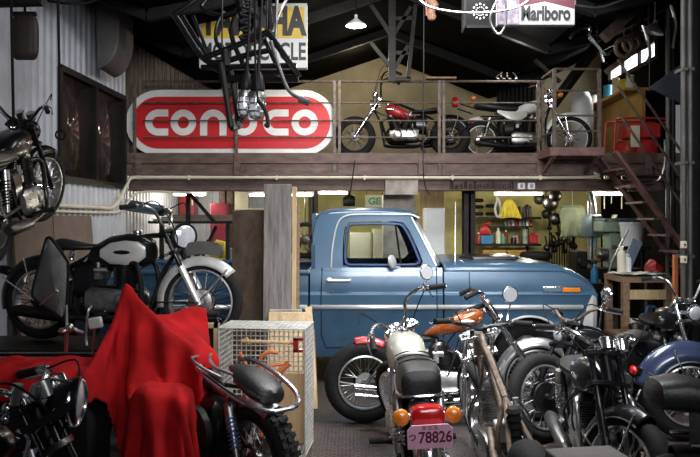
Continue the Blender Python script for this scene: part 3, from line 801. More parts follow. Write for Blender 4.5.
# yellow and white dealer sign hanging from the roof
q0, q1 = P(199, 3, 8.4), P(307, 68, 8.4); zc = (q0.z+q1.z)/2; W_, H_ = q1.x-q0.x, q0.z-q1.z
ys = thing('dealer_sign', 'yellow and white hanging sign reading YAMAHA MOTORCYCLE', 'sign', ((q0.x+q1.x)/2, 8.4, q1.z))
mb = MB(); mb.bb((-W_/2, 0, 0), (W_/2, .12, H_)); mb.build('case', 'sign_ivory', ys, bevel=.008)
mb = MB(); mb.bb((-W_/2+.03, -.006, H_*.46), (W_/2-.03, .01, H_-.05)); mb.build('yellow_panel', 'sign_yellow', ys)
lettering('YAMAHA', .46, 'lettering', 'sign_black', ys, Matrix.Translation((0, -.008, H_*.7)) @ FACE, .003, .022, .66)
lettering('MOTORCYCLE', .29, 'lettering', 'sign_black', ys, Matrix.Translation((.0, -.002, H_*.24)) @ FACE, .003, .007, .66)
for x in (-.4, .4):
    mb = MB(); mb.tube([(x, .06, H_-.01), (x, .06, H_+.62 if x < 0 else H_+.75)], .012, 6); mb.build('hanger', 'black_steel', ys)
# tobacco advertising panel with the round-dotted black box beside it
q0, q1 = P(497.5, -14, 6.6), P(575, 25, 6.6); W_, H_ = q1.x-q0.x, q0.z-q1.z
ms = thing('advertising_sign', 'hanging sign reading Marlboro with red and white panel and a picture', 'sign', ((q0.x+q1.x)/2, 6.6, q1.z))
mb = MB(); mb.bb((-W_/2, 0, 0), (W_/2, .08, H_)); mb.build('case', 'sign_grey', ms, bevel=.006)
def sx(px): return (px-CX)/F*6.6-(q0.x+q1.x)/2
def sz(py): return EYE-(py-HY)/F*6.6-q1.z
mb = MB(); mb.prism([(sx(497.5), sz(-13)), (sx(574.5), sz(-13)), (sx(574.5), sz(9)), (sx(545), sz(1.5)), (sx(517), sz(7)), (sx(517), sz(24)), (sx(497.5), sz(24))][::-1], (0, -.001, 0), (1, 0, 0), (0, 0, 1), -.006); mb.build('red_field', 'sign_plum', ms, smooth=False)
mb = MB(); mb.bb((sx(498), -.009, sz(24)), (sx(519), -.001, sz(0))); mb.build('picture', 'picture_purple', ms)
lettering('Marlboro', .185, 'lettering', 'sign_black', ms, Matrix.Translation((sx(545.5), -.004, sz(13.8))) @ FACE, .003, .006, .66)
for x in (-.25, .25):
    mb = MB(); mb.tube([(x, .04, H_-.01), (x, .04, H_+.35)], .01, 6); mb.build('hanger', 'black_steel', ms)
q0, q1 = P(465, -16, 6.72), P(496.5, 28, 6.72); W_, H_ = q1.x-q0.x, q0.z-q1.z
bx = thing('speaker', 'black hanging box with a ring of white dots beside the red and white sign', 'speaker', ((q0.x+q1.x)/2, 6.72, q1.z))
mb = MB(); mb.bb((-W_/2, 0, 0), (W_/2, .22, H_)); mb.build('cabinet', 'black_matte', bx, bevel=.01)
mb = MB()
for x, z in ((-W_/2, 0), (W_/2, 0)): mb.bb((x-.012, -.012, 0), (x+.012, .01, H_))
mb.bb((-W_/2, -.012, 0), (W_/2, .01, .025)); mb.build('edge_strip', 'black_steel', bx)
mb = MB(); zc = EYE-(11.5-HY)/F*6.72-q1.z
for k in range(12):
    a = 2*PI*k/12; mb.ball((-.005+.07*math.cos(a), -.004, zc+.07*math.sin(a)), (.0095, .006, .0095), 8, 5); mb.ball((-.005+.04*math.cos(a+.2), -.004, zc+.04*math.sin(a+.2)), (.006, .005, .006), 6, 4)
mb.build('dots', 'sign_white', bx)
for x in (-.1, .1):
    mb = MB(); mb.tube([(x, .1, H_-.01), (x, .1, H_+.4)], .01, 6); mb.build('hanger', 'black_steel', bx)

# steel roof lattice hanging down to the rail
T = thing('roof_truss', 'black steel lattice truss post hanging from the roof over the railing', 'truss', P(392, 80, 9.45))
o_ = P(392, 80, 9.45)
def tq(px, py): return P(px, py, 9.45)-o_
mb = MB(); mb.beam(tq(392, 82), tq(392, 0)+V((0, 0, .45)), .095, .09); mb.build('upright', 'black_steel', T)
mb = MB()
for a, b in (((408, 79), (417, -10)), ((392, 38), (411, 7)), ((392, 36), (366, -2)), ((393, 70), (371, 43)), ((393, 71), (408, 46)), ((392, 53), (408, 53)), ((392, 19), (413, 18)), ((392, 79), (411, 79))):
    mb.beam(tq(*a), tq(*b), .05, .05)
mb.build('brace', 'black_steel', T)

# curved sheet-metal duct by the white wall
mb = MB(); poly = []
Yd = 8.1
for px, py in ((95, -8), (96, 28), (98, 68)): q = P(px, py, Yd); poly.append((q.x, q.z))
for i in range(9):
    t = i/8; a = t*PI/2; px = 98+21*math.sin(a); py = 30+38*math.cos(a); q = P(px, py, Yd); poly.append((q.x, q.z))
q = P(119, -8, Yd); poly.append((q.x, q.z))
mb.prism(poly[::-1], (0, Yd, 0), (1, 0, 0), (0, 0, 1), -.55)
o = solo(mb, 'ventilation_duct', 'duct_grey', 'grey curved sheet metal duct hanging beside the white corrugated wall', 'duct', bevel=.01)

# pendant reflector lamp
q = P(356, 26, 8.8)
pt = thing('pendant_lamp', 'small white reflector lamp glowing under the dark roof', 'lamp', q)
mb = MB(); mb.lathe([(.13, 0), (.12, .02), (.05, .07), (.02, .1), (.02, .14), (0, .14)], (0, 0, 0), (0, 0, 1), 24); mb.build('shade', 'white_paint', pt)
mb = MB(); mb.ball((0, 0, .005), (.05, .05, .03), 14, 8); mb.build('bulb', 'lamp_glow', pt)
mb = MB(); mb.tube([(0, 0, .13), (0, 0, 4.62-q.z)], .008, 6); mb.build('cord', 'black_matte', pt)
# cables and rods hanging in front of the deck
def cable(pts, r_, m, label, name='hanging_cable'):
    mb = MB(); mb.tube(spline(pts, 8), r_, 6)
    for q in (pts[0], pts[-1]):
        if q.z > 3.7: mb.tube([q, V((q.x, q.y, roofz(q.x)-.005))], r_, 6)
    return solo(mb, name, m, label, 'cable')
cable([P(424, -20, 7.6), P(423.5, 80, 7.6), P(423, 160, 7.6), P(425, 185, 7.7), P(430, 195, 7.8)], .006, 'black_steel', 'thin dark cable hanging straight down in front of the upper deck')
cable([P(415, -4, 6.6), P(430, 7, 6.55), P(460, 12.5, 6.5), P(494, 12, 6.48), P(520, 6, 6.48), P(535, -6, 6.48)], .011, 'dull_chrome', 'pale cable sagging from the roof to the black dotted box')
cable([P(501, -8, 6.4), P(490, 18, 6.4), P(498, 34, 6.4), P(506, 22, 6.4), P(505, -6, 6.4)], .01, 'dull_chrome', 'looped cable hanging before the red and white sign')
cable([P(575, 5, 7.0), P(600, 7, 7.0), P(625, -1, 7.0)], .011, 'dull_chrome', 'pale cable sagging at the roof right of the red and white sign')
cable([P(624, 175, 9.2), P(640, 184, 9.2), P(655, 183, 9.2), P(664, 168, 9.2), P(665, 140, 9.3)], .016, 'dull_chrome', 'grey hose sagging under the stairs')
cable([P(48, 1, 6.6), P(70, 3.5, 6.6), P(88, 2.5, 6.9), P(110, -6, 7.4)], .013, 'black_matte', 'black cable swagged across the top of the white wall')
cable([P(355, 160, 9.3), P(351, 188, 9.3), P(348, 205, 9.3)], .008, 'black_steel', 'short dark cord hanging under the deck above the blue cab')
# pinkish hide hanging at the roof
mb = MB(); mb.blob([(-.01, .03, 0, .04), (0, .045, .0, .05)], 10)
mb = MB(); q = P(432, 20, 8.0); mb.tube([q, q+V((0, 0, .03)), q+V((-.01, 0, .1)), q+V((.02, 0, .17)), q+V((-.03, 0, .26)), q+V((-.03, 0, .34))], [.03, .05, .045, .06, .05, .02], 12)
mb.tube([q+V((-.06, 0, .05)), q+V((-.07, 0, .34))], .012, 6); mb.tube([q+V((-.03, 0, .3)), V((q.x-.03, 8.0, 4.68))], .01, 6)
solo(mb, 'hanging_hide', 'tan_hide', 'pinkish tan lump hanging from the roof beside the lattice truss', 'ornament')
# slanted roof girder and struts at upper right
for k, (a, b, w, m_n, lb) in enumerate((((604, 38, 8.4), (656, -12, 8.4), .13, 'rust_dark', 'perforated brown girder slanting up under the roof at right'),
      ((606, 72, 9.3), (655, 36, 9.3), .07, 'beam_brown', 'slanting brown bar below the high window'),
      ((535, 60, 9.9), (560, 82, 9.9), .05, 'black_steel', 'short dark strut under the roof left of the landing'),
      ((553, 105, 11.4), (608, 30, 10.4), .12, 'black_steel', 'thick dark strut leaning over the white motorcycle'),
      ((640, -5, 9.0), (640, 40, 9.2), .1, 'black_steel', 'short dark hanger bar under the roof at right'))):
    mb = MB(); mb.beam(P(*a), P(*b), w, w)
    if k == 0:
        pa, pb = P(*a), P(*b)
        for i in range(9): mb.box(pa.lerp(pb, (i+.5)/9)+V((0, -.07, 0)), (.05, .012, .05), R=Matrix.Rotation(.77, 3, 'Y'))
    solo(mb, 'roof_girder', m_n, lb, 'girder', 'roof bracing')
# exhaust pipes and chrome bars hung up there
for k, pts in enumerate(([(570, 38), (577, 30), (590, 27), (589, 35)], [(590, 36), (597, 45), (606, 54), (612, 50)], [(596, 34), (590, 38), (600, 48), (604, 62)], [(643, 25), (648, 40), (650, 55), (647, 62)], [(671, 5), (676, 25), (673, 48)])):
    mb = MB(); mb.tube(spline([P(x, y, 8.5+.09*k) for x, y in pts], 6), .022, 8)
    q = P(*pts[1], 8.5+.09*k); mb.tube([q, V((q.x, q.y, roofz(q.x)-.005))], .005, 5)
    solo(mb, 'hanging_handlebar', 'chrome' if k < 3 else 'dull_chrome', 'chrome bent tube hung under the roof, %s' % ('nearest the long strut', 'touching the brown girder', 'crossing its neighbour', 'below the high window', 'beside the grey pipes')[k], 'handlebar', 'spare bars under the roof')
mb = MB(); mb.prism([(0, 0), (.42, .3), (.42, -.2)], P(648, 88, 8.0), (1, 0, 0), (0, 0, 1), .02)
for dx_ in (.02, .4): q = P(648, 88, 8.0)+V((dx_, .01, .0 if dx_ < .1 else .28)); mb.tube([q, V((q.x, q.y, roofz(q.x)-.005))], .005, 5)
solo(mb, 'hanging_cloth', 'awning_cloth', 'dark triangular cloth hung beside the column above the stairs', 'cloth')
# ------------------------------------------------------------------ the blue pickup truck; x along it, y = 0 is its near flank
TY = 7.0
tr = thing('pickup_truck', 'blue vintage pickup truck parked sideways under the deck', 'truck', (0, TY, 0))
TW = 1.95
def tp(px, py): return ((px-CX)*TY/F, EYE-(py-HY)*TY/F)
def inset(z):
    ks = [(.2, .1), (.3, .05), (.5, .02), (.76, .0), (.9, .0), (.93, .022), (1.0, .025), (1.14, .045), (1.2, .06), (1.8, .21)]
    for (a, b), (c, d) in zip(ks, ks[1:]):
        if z <= c: return b+(d-b)*max(0, (z-a)/(c-a))
    return ks[-1][1]
def flank(name, m, x0, x1, z0, z1f, arch=None, parent=None, step=.04, face=0.0, far=True):
    """body side sheet on both flanks with a wheel arch cut out"""
    mb = MB(); nx = max(2, int((x1-x0)/step))
    zs = sorted({round(z0+i*.045, 4) for i in range(int((1.22-z0)/.045)+1)} | {.76, .9, .93})
    out = []
    for sd in ((1, 0) if far else (0,)):
        mb = MB()
        for i in range(nx):
            xa, xb = x0+(x1-x0)*i/nx, x0+(x1-x0)*(i+1)/nx
            for za, zb in zip(zs, zs[1:]):
                cell = []
                for x, z in ((xa, za), (xb, za), (xb, zb), (xa, zb)):
                    z = min(z, z1f(x))
                    if arch:
                        ddx, ddz = x-arch[0], z-arch[1]; dd = math.hypot(ddx, ddz)
                        if dd < arch[2]:
                            if dd < 1e-4: ddx, dd = 1e-3, 1e-3
                            x, z = arch[0]+ddx/dd*arch[2], arch[1]+ddz/dd*arch[2]
                    y = inset(z)+face; cell.append(V((x, y if sd == 0 else TW-y, z)))
                if arch and math.hypot((xa+xb)/2-arch[0], (za+zb)/2-arch[1]) < arch[2]-.015: continue
                if (cell[0]-cell[2]).length < .01 or abs(cell[2].z-cell[1].z)+abs(cell[3].z-cell[0].z) < .004: continue
                mb.add(cell, [(0, 1, 2, 3)])
        out.append(mb.build(name if sd == 0 else 'body_side', m, parent, angle=30, weld=.0008))
    return out[-1]
# cargo bed
XB, XC = -2.75, -.4
ARC_R, ARC_F = (-1.35, .31, .4), (1.8, .30, .385)
bed = flank('cargo_bed', 'truck_blue', XB, XC-.02, .3, lambda x: 1.12, ARC_R, tr)
mb = MB()
mb.bb((XB, .1, .62), (XC-.03, TW-.1, .66)); mb.bb((XB, .05, .5), (XB+.05, TW-.05, 1.12)); mb.bb((XC-.07, .05, .5), (XC-.02, TW-.05, 1.1))
for y in (.045, TW-.045): mb.tube([(XB, y, 1.12), (XC-.02, y, 1.12)], .03, 10)
for y in (.42, TW-.42): mb.blob([(-1.8, .12, .6, .62, y), (-1.7, .16, .6, .78, y), (-1.35, .16, .6, .86, y), (-1.0, .16, .6, .78, y), (-.9, .12, .6, .62, y)], 14, .6)
mb.build('bed_box', 'truck_blue', bed)
# cab lower body with door
cab = flank('cab', 'truck_blue', XC, .93, .27, lambda x: 1.17, None, tr)
mb = MB(); mb.bb((XC+.02, .1, .3), (.93, TW-.1, .42)); mb.bb((XC, .06, .3), (XC+.03, TW-.06, 1.17)); mb.bb((.86, .12, .4), (.9, TW-.12, 1.15)); mb.build('cab_floor', 'truck_blue_dark', cab)
# door skin: shut lines
dr = MB()
def seam(mb, pts, r_=.0045):
    mb.tube([V((x, inset(z)-.0075, z)) for x, z in pts], r_, 5)
dr_o = []
seam(dr, [tp(322, 268), tp(321, 300), tp(321.5, 335), tp(326, 348), tp(432, 348), tp(437, 340), tp(437, 300), tp(437, 268)])
door = dr.build('door_gap', 'black_matte', cab)
# chrome strip along the whole flank, crease line, sill
mb = MB()
for x0, x1 in ((XB, XC-.03), (XC, .865), (.875, 2.33)):
    rows = [[V((x, inset(z)-o_, z)) for z, o_ in ((.755, .004), (.765, .016), (.79, .018), (.8, .004))] for x in (x0, x1)]
    mb.grid(rows); 
mb.build('side_molding', 'bright_trim', cab, solid=.006)
# door handle and lock
mb = MB(); x0, z0 = tp(327, 280.5); x1, _ = tp(350, 280); y = inset(z0)
mb.tube([(x0, y-.0, z0), (x0+.01, y-.035, z0), (x1-.03, y-.04, z0), (x1, y-.035, z0+.004), (x1, y, z0+.004)], [.012, .016, .014, .012, .012], 10); mb.ball((x0+.02, y-.012, z0), (.035, .012, .026), 12, 8)
mb.build('door_handle', 'bright_trim', cab)
mb = MB(); x0, z0 = tp(332.5, 292); mb.lathe([(0, .006), (.016, .006), (.018, 0)], (x0, inset(z0)-.008, z0), (0, -1, 0), 14); mb.build('lock', 'chrome', cab)
# greenhouse: side frame with window opening
out_px = [(311, 271), (311.5, 255), (312.5, 235), (315, 221), (320, 214), (345, 212.8), (375, 212.8), (404, 213.2), (412, 215.5), (418, 228), (425, 242), (432, 256), (438, 268), (438, 271), (400, 272), (350, 272)]
in_px = [(343, 266), (342.5, 255), (343, 240), (344.5, 228), (348, 222.5), (360, 221.3), (375, 221), (395, 221.2), (405, 222.6), (411, 231), (416, 242), (421, 254), (424, 263), (421, 268), (400, 268.6), (352, 268.5)]
ga = []
for sd in (0, 1):
    mb = MB(); A = []; B = []; A2 = []; B2 = []
    for (a, b), (c, d) in zip(out_px, in_px):
        x, z = tp(a, b); y = inset(z); A.append(V((x, y, z))); A2.append(V((x, y+.05, z)))
        x, z = tp(c, d); y = inset(z)+.004; B.append(V((x, y, z))); B2.append(V((x, y+.05, z)))
    n = len(A); vs = A+B+A2+B2
    if sd: vs = [V((q.x, TW-q.y, q.z)) for q in vs]
    fs = []
    for i in range(n):
        j = (i+1) % n
        fs += [(i, j, n+j, n+i), (n+i, n+j, 3*n+j, 3*n+i), (2*n+i, 3*n+i, 3*n+j, 2*n+j), (i, 2*n+i, 2*n+j, j)]
    mb.add(vs, fs); mb.build('window_frame', 'truck_blue', cab, angle=45)
# roof: lofted across the width
mb = MB(); rows = []
top_line = [(312.5, 235), (313.5, 224), (316, 216), (321, 211), (332, 208.2), (350, 207.2), (380, 207), (400, 208), (412, 210.5), (419, 214.5), (417, 217)]
for i in range(15):
    t = i/14; y = .19+(TW-.38)*t; row = []
    edge = 1-min(1, min(t, 1-t)/.16); drop = edge**2.2
    for a, b in top_line:
        x, z = tp(a, b); x += .05*(1-(2*t-1)**2)*(1 if a > 400 else 0)
        row.append(V((x, y, z-drop*(.062 if 316 < a < 412 else .03))))
    rows.append(row)
mb.grid(rows); mb.build('roof', 'truck_blue', cab, angle=60, solid=.015)
# cab back wall with its window
mb = MB()
for y0, y1, z0, z1 in ((.19, TW-.19, 1.15, 1.24), (.19, TW-.19, 1.54, 1.72), (.19, .38, 1.24, 1.54), (TW-.38, TW-.19, 1.24, 1.54)):
    mb.bb((XC+.01, y0, z0), (XC+.05, y1, z1))
mb.bb((XC+.01, .05, 1.1), (XC+.05, .2, 1.4)); mb.bb((XC+.01, TW-.2, 1.1), (XC+.05, TW-.05, 1.4)); mb.build('cab_back', 'truck_blue', cab)
# bright drip moulding
def rib(mb, pts, r_, dy=.008): mb.tube(spline([V((tp(a, b)[0], inset(tp(a, b)[1])-dy, tp(a, b)[1])) for a, b in pts], 5), r_, 6)
mb = MB(); rib(mb, [(331, 268), (332, 250), (335.5, 230), (340, 219.5), (349, 215), (365, 214.2), (395, 214.3), (412, 214.6), (421, 218)], .0095); mb.build('drip_molding', 'bright_trim', cab)
mb = MB(); rib(mb, [(413, 217), (420, 231), (428, 247), (437, 266)], .009, .0); mb.build('windshield_molding', 'bright_trim', cab)
# inner window rubber and vent divider
mb = MB(); loop = spline([V((tp(a, b)[0], inset(tp(a, b)[1])+.012, tp(a, b)[1])) for a, b in [(346, 263), (346.5, 240), (349, 226), (360, 224), (393, 224), (403, 225.5), (410, 236), (418, 255), (419, 264), (400, 265.5), (360, 265.5)]], 4, True)
mb.tube(loop, .016, 6, True); mb.build('window_trim', 'truck_blue_dark', cab)
mb = MB(); mb.tube([V((tp(a, b)[0], inset(tp(a, b)[1])+.012, tp(a, b)[1])) for a, b in ((396.5, 224), (401.5, 266))], .012, 6); mb.build('vent_divider', 'black_steel', cab)
for k, poly in enumerate(([(347, 264), (347, 240), (350, 226), (396, 224), (401, 265)], [(402, 265), (398, 225), (404, 226), (418, 256), (418, 264)])):
    for sd in (0, 1):
        mb = MB(); pv = []
        for a, b in poly:
            x, z = tp(a, b); y = inset(z)+.02; pv.append(V((x, y if not sd else TW-y, z)))
        mb.add(pv, [tuple(range(len(pv)))]); mb.build('side_window', 'glass', cab, solid=.004, smooth=False)
# windshield, bowed forward, and its far pillar is part of the far frame
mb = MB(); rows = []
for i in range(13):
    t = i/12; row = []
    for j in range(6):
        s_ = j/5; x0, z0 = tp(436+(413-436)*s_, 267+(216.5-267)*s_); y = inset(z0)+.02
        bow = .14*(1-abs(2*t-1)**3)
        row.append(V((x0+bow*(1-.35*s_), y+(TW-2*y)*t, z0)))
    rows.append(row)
mb.grid(rows); mb.build('windshield', 'pale_reflection_glass', cab, solid=.006)
# seat, steering wheel, dash
mb = MB(); mb.blob([(-.28, .75, .55, 1.18, TW/2), (-.2, .78, .5, 1.22, TW/2), (-.12, .78, .5, 1.15, TW/2), (-.05, .78, .5, .72, TW/2), (.3, .78, .5, .72, TW/2), (.35, .7, .5, .66, TW/2)], 20, .35); mb.build('bench_seat', 'leather', cab)
mb = MB(); mb.torus((.7, 1.42, 1.2), .19, .014, (-.75, 0, .66), 32, 8); mb.tube([(.7, 1.42, 1.2), (.9, 1.42, 1.02)], .025, 8); mb.tube([(.7, 1.24, 1.2), (.7, 1.6, 1.2)], .012, 6); mb.build('steering_wheel', 'black_matte', cab)
mb = MB(); mb.blob([(.7, .75, .98, 1.1, TW/2), (.78, .8, .95, 1.17, TW/2), (.93, .82, .95, 1.17, TW/2)], 16, .5); mb.build('dashboard', 'truck_blue_dark', cab)
# front body: fenders, hood, nose
def topz(x):
    ks = [(.9, 1.205), (1.1, 1.23), (1.6, 1.232), (2.0, 1.215), (2.14, 1.19), (2.28, 1.135), (2.38, 1.075), (2.46, 1.0), (2.49, .93)]
    for (a, b), (c, d) in zip(ks, ks[1:]):
        if x <= c: return b+(d-b)*max(0, (x-a)/(c-a))
    return ks[-1][1]
fen = flank('fender', 'truck_blue', .945, 2.475, .3, lambda x: min(1.13, topz(x)-.06), ARC_F, tr, step=.035)
mb = MB(); rows = []
xs = [.945+.035*i for i in range(45)]
for x in xs:
    tz = topz(x); row = []; z0 = min(1.13, tz-.06); nose = max(0, (x-2.3)/.17)
    for t in [0, .15, .3, .45, .6, .8, 1]:
        a = t*PI/2; y = inset(z0)+.2*(1-math.cos(a)); row.append(V((x, y+.02*nose, z0+(tz-z0)*math.sin(a)*.92)))
    for t in (.1, .3, .5, .7, .9):
        row.append(V((x, inset(z0)+.2+(TW-.4-2*inset(z0))*t, tz-.001-(.0 if .15 < t < .85 else .006))))
    row += [V((q.x, TW-q.y, q.z)) for q in row[6::-1]]
    rows.append(row)
mb.grid(rows); mb.build('hood', 'truck_blue', tr, angle=40, solid=.012)
mb = MB(); x_, z_ = tp(470, 262); seam(mb, [(x_, 1.14), (x_, 1.0), (x_, .93), tp(470, 307)], .0035); seam(mb, [tp(437, 293), tp(480, 294.5), tp(590, 295)], .003); mb.build('panel_gap', 'truck_blue_dark', fen)
mb = MB(); mb.blob([(1.2, .02, 1.2, 1.25, .7), (1.3, .35, 1.2, 1.27, .72), (1.75, .35, 1.2, 1.275, .72), (1.86, .02, 1.2, 1.24, .7)], 14, .35); mb.build('hood_scoop', 'black_paint', tr)
# nose: grille panel, bumper, headlamps
mb = MB(); mb.bb((2.36, .06, .5), (2.42, TW-.06, .99)); mb.bb((2.40, .1, .93), (2.46, TW-.1, .975)); mb.build('grille_panel', 'white_paint', tr, bevel=.015)
mb = MB(); mb.blob([(2.32, .01, .5, .62, .03), (2.37, .03, .5, .8, .02), (2.42, .04, .52, .9, .015), (2.465, .035, .56, .91, .03), (2.485, .015, .6, .88, .05)], 14, .6); mb.v += []; mb.build('headlamp_bezel', 'silver_paint', tr)
mb = MB()
for z in (.62, .7, .78, .86): mb.bb((2.42, .35, z), (2.45, TW-.35, z+.03))
mb.build('grille', 'chrome', tr)
for y in (.26, TW-.26):
    mb = MB(); mb.lathe([(.11, -.05), (.11, 0), (.09, .02), (.05, .035), (0, .04)], (2.43, y, .78), (1, 0, 0), 24); mb.build('headlight', 'lens_glass', tr)
mb = MB(); mb.tube(spline([(2.2, .01, .45), (2.45, .03, .45), (2.56, .25, .45), (2.58, TW/2, .45), (2.56, TW-.25, .45), (2.45, TW-.03, .45), (2.2, TW-.01, .45)], 6), .07, 10); mb.v = [V((q.x, q.y, .45+(q.z-.45)*1.15)) for q in mb.v]; mb.build('bumper', 'silver_paint', tr)
# marker lamp
mb = MB(); (x0, z0), (x1, z1) = tp(543, 293.5), tp(582, 286.5); y = inset((z0+z1)/2)
mb.bb((x0, y-.012, z0), (x1, y+.01, z1)); mk = mb.build('marker_lamp', 'chrome', fen, bevel=.008)
mb = MB(); mb.bb((x0+.2, y-.019, z0+.014), (x1-.015, y, z1-.014)); mb.build('amber_lens', 'amber_lens', mk, bevel=.004)
mb = MB(); mb.bb((x0+.015, y-.016, z0+.016), (x0+.19, y, z1-.016)); mb.build('insert', 'grey_blue', mk, bevel=.004)
# wheels
for cx_ in (-1.35, 1.8):
    for y, s in ((.16, -1), (TW-.16, 1)):
        mb = MB(); mb.torus((cx_, y, .335), .235, .1, (0, 1, 0), 44, 12, .95, sq=.7); w_ = mb.build('tire', 'rubber', tr)
        mb = MB(); mb.lathe([(0, .06), (.06, .065), (.1, .055), (.12, .03), (.17, .05), (.185, .08), (.185, -.08), (0, -.08)], (cx_, y, .335), (0, s, 0), 32); mb.build('hubcap', 'dull_chrome', w_)
for cx_, cz_, R_ in (ARC_F,):
    mb = MB(); pts = []
    for i in range(25):
        a = math.radians(-8+196*i/24); z = cz_+R_*math.sin(a); pts.append(V((cx_+R_*math.cos(a), inset(z)-.006, z)))
    mb.tube(pts, .012, 6); mb.build('arch_molding', 'bright_trim', fen)
mb = MB()
for y in (.3, TW-.4): mb.bb((XB+.1, y, .42), (2.35, y+.1, .52))
for cx_ in (-1.35, 1.8): mb.tube([(cx_, .2, .335), (cx_, TW-.2, .335)], .05, 10)
mb.bb((1.0, .4, .45), (2.2, TW-.4, .95))
mb.build('chassis', 'black_matte', tr)
# door mirror and aerial
x, z = tp(393, 263); y = inset(z)
mb = MB(); mb.tube(spline([(x+.07, y, z-.05), (x+.02, y-.06, z-.045), (x-.01, y-.11, z-.02)], 5), .011, 8); mb.lathe([(0, .03), (.04, .026), (.068, .01), (.072, -.008), (.06, -.012), (0, -.012)], (x-.01, y-.13, z+.015), (.82, -.45, .2), 22); dm = mb.build('door_mirror', 'bright_trim', cab)
mb = MB(); mb.lathe([(0, .0), (.06, 0), (.06, .003), (0, .003)], (x-.02, y-.123, z+.012), (-.82, .45, -.2), 20); mb.build('mirror_glass', 'mirror', dm)
x, z = tp(458, 271); mb = MB(); mb.tube([(x, .2, 1.15), (x, .2, 1.2), (x+.003, .2, 1.84)], [.02, .006, .003], 6); mb.tube(spline([(x, .2, 1.2), (x+.05, .17, 1.24), (x+.1, .12, 1.18), (x+.115, .07, 1.1)], 5), .004, 5); mb.build('aerial', 'dull_chrome', fen)
mb = MB(); mb.tube([(.93, .75, 1.235), (.8, .95, 1.33)], .007, 6); mb.tube([(.93, 1.3, 1.235), (.8, 1.5, 1.33)], .007, 6); mb.build('wiper', 'black_steel', cab)
# ------------------------------------------------------------------ the motorcycles, each where it stands
# silver-tanked roadster on the work table, facing right
TZ = .7
b1, i1 = bike('motorcycle', 'black motorcycle with grey badged tank raised on the work table behind the red cloth', (-1.785, 5.45, TZ+.003), -9, wb=1.32, rf=.32, rr=.32, wf=.085, wr=.1, rake=27, headz=.86, steer=6,
     tank=[(-.26, .03, .62, .68), (-.2, .09, .58, .75), (-.06, .125, .57, .82), (.08, .135, .57, .84), (.2, .12, .58, .83), (.27, .07, .62, .79), (.3, .02, .66, .74)], tank_m='black_paint', badge=False, bars='mid', bar_m='dull_chrome', mirrors=0, gauges=False,
     ff=dict(a=(42, 188), m='silver_paint', w=.13, gap=.028), rfn=dict(a=(25, 195), m='black_paint', w=.15, gap=.03), light='black_paint', light_r=.1, light_c=(.13, .06), light_yaw=-48, seat='sprung', hardtail=True, fork_m='black_paint', lower_m='bright_trim', brake=.1, eng='twin', eng_m='engine_black', pipes='black_steel', tail=True, hub='dark_alu')
for s in (-1, 1):
    mb = MB(); mb.blob([(-.1, .012, .66, .72, .126*s), (-.02, .016, .61, .77, .126*s), (.1, .016, .6, .79, .124*s), (.2, .014, .62, .78, .112*s), (.25, .008, .66, .74, .096*s)], 18, .8); pn = mb.build('tank_panel', 'silver_paint', b1)
    mb = MB(); mb.ball((.08, .144*s, .7), (.07, .008, .016), 14, 6); mb.build('badge', 'black_paint', pn)
mb = MB(); rows = []; ax = i1['ax']
for i in range(11):
    a = math.radians(66+46*i/10); c0, s0_ = math.cos(a), math.sin(a); top = .462 if 1 < i < 9 else (.45 if i in (1, 9) else .41)
    rows.append([ax+V((c0*r_, y, s0_*r_)) for r_, y in ((.365, -.006), (top, -.006), (top, .006), (.365, .006))])
mb.grid(rows, True); mb.build('number_plate', 'duct_grey', b1, i1['ST'], solid=.004)
# work table it stands on
wt = thing('work_table', 'low dark steel work table carrying the grey-tanked motorcycle', 'table', (-1.95, 5.42, 0))
mb = MB(); mb.bb((-1.05, -.32, TZ-.05), (1.0, .32, TZ)); mb.build('tabletop', 'black_steel', wt, bevel=.006)
for x in (-.98, .92):
    for y in (-.27, .27): mb = MB(); mb.bb((x-.03, y-.03, 0), (x+.03, y+.03, TZ-.05)); mb.build('leg', 'black_steel', wt)
mb = MB(); mb.tube([(-1.05, -.33, TZ-.02), (.6, -.33, TZ-.02)], .008, 6); mb.build('edge_strip', 'dull_chrome', wt)

# bike hung high against the white wall
hb, hi = bike('motorcycle', 'black motorcycle hung high on straps against the white corrugated wall', (-2.62, 5.64, 1.49), 98, lean=-5, pitch=13, wb=1.3, rf=.33, rr=.32, wf=.09, wr=.12, rake=27, headz=.9, steer=-20,
     tank=CLASSIC, tank_m='black_paint', bars='mid', bar_m='black_paint', eng='twin', eng_m='engine_black', seat='bench', fork_m='black_paint', spring='black_steel', ff=dict(a=(60, 175), m='black_paint', w=.12), rfn=dict(a=(40, 170), m='black_paint'), light='black_paint', pipes='dark_alu', rim_m='dull_chrome')
for k, (x, y) in enumerate(((-2.42, 5.85), (-2.5, 5.2))):
    mb = MB(); mb.tube([(x-.0, y, 2.38), (x-.03, y, roofz(x-.03)-.01)], .012, 6); mb.torus((x, y, 2.36), .04, .008, (0, 1, 0), 16, 6)
    solo(mb, 'strap', 'black_matte', 'black strap holding up the %s of the hung motorcycle' % ('front' if k == 0 else 'seat'), 'strap')
mb = MB(); mb.bb((-2.93, 5.25, 2.45), (-2.87, 5.31, roofz(-2.9)-.02)); solo(mb, 'hanger_post', 'black_steel', 'black steel hanger post beside the hung motorcycle at left', 'post')
bg = thing('hanging_bag', 'dark brown rounded leather bag hanging above the hung motorcycle', 'bag', P(25, 60, 5.7))
mb = MB(); mb.blob([(-.09, .04, .03, .3), (-.07, .06, .0, .36), (.06, .06, .0, .37), (.085, .05, .02, .35), (.1, .03, .05, .3)], 16, .5); mb.build('body', 'brown_leather', bg)
mb = MB(); mb.tube([(0, 0, .36), (0, 0, roofz(bg.location.x)-bg.location.z-.01)], .012, 6); mb.bb((-.1, -.02, .36), (.09, .02, .39)); mb.build('strap', 'black_matte', bg)
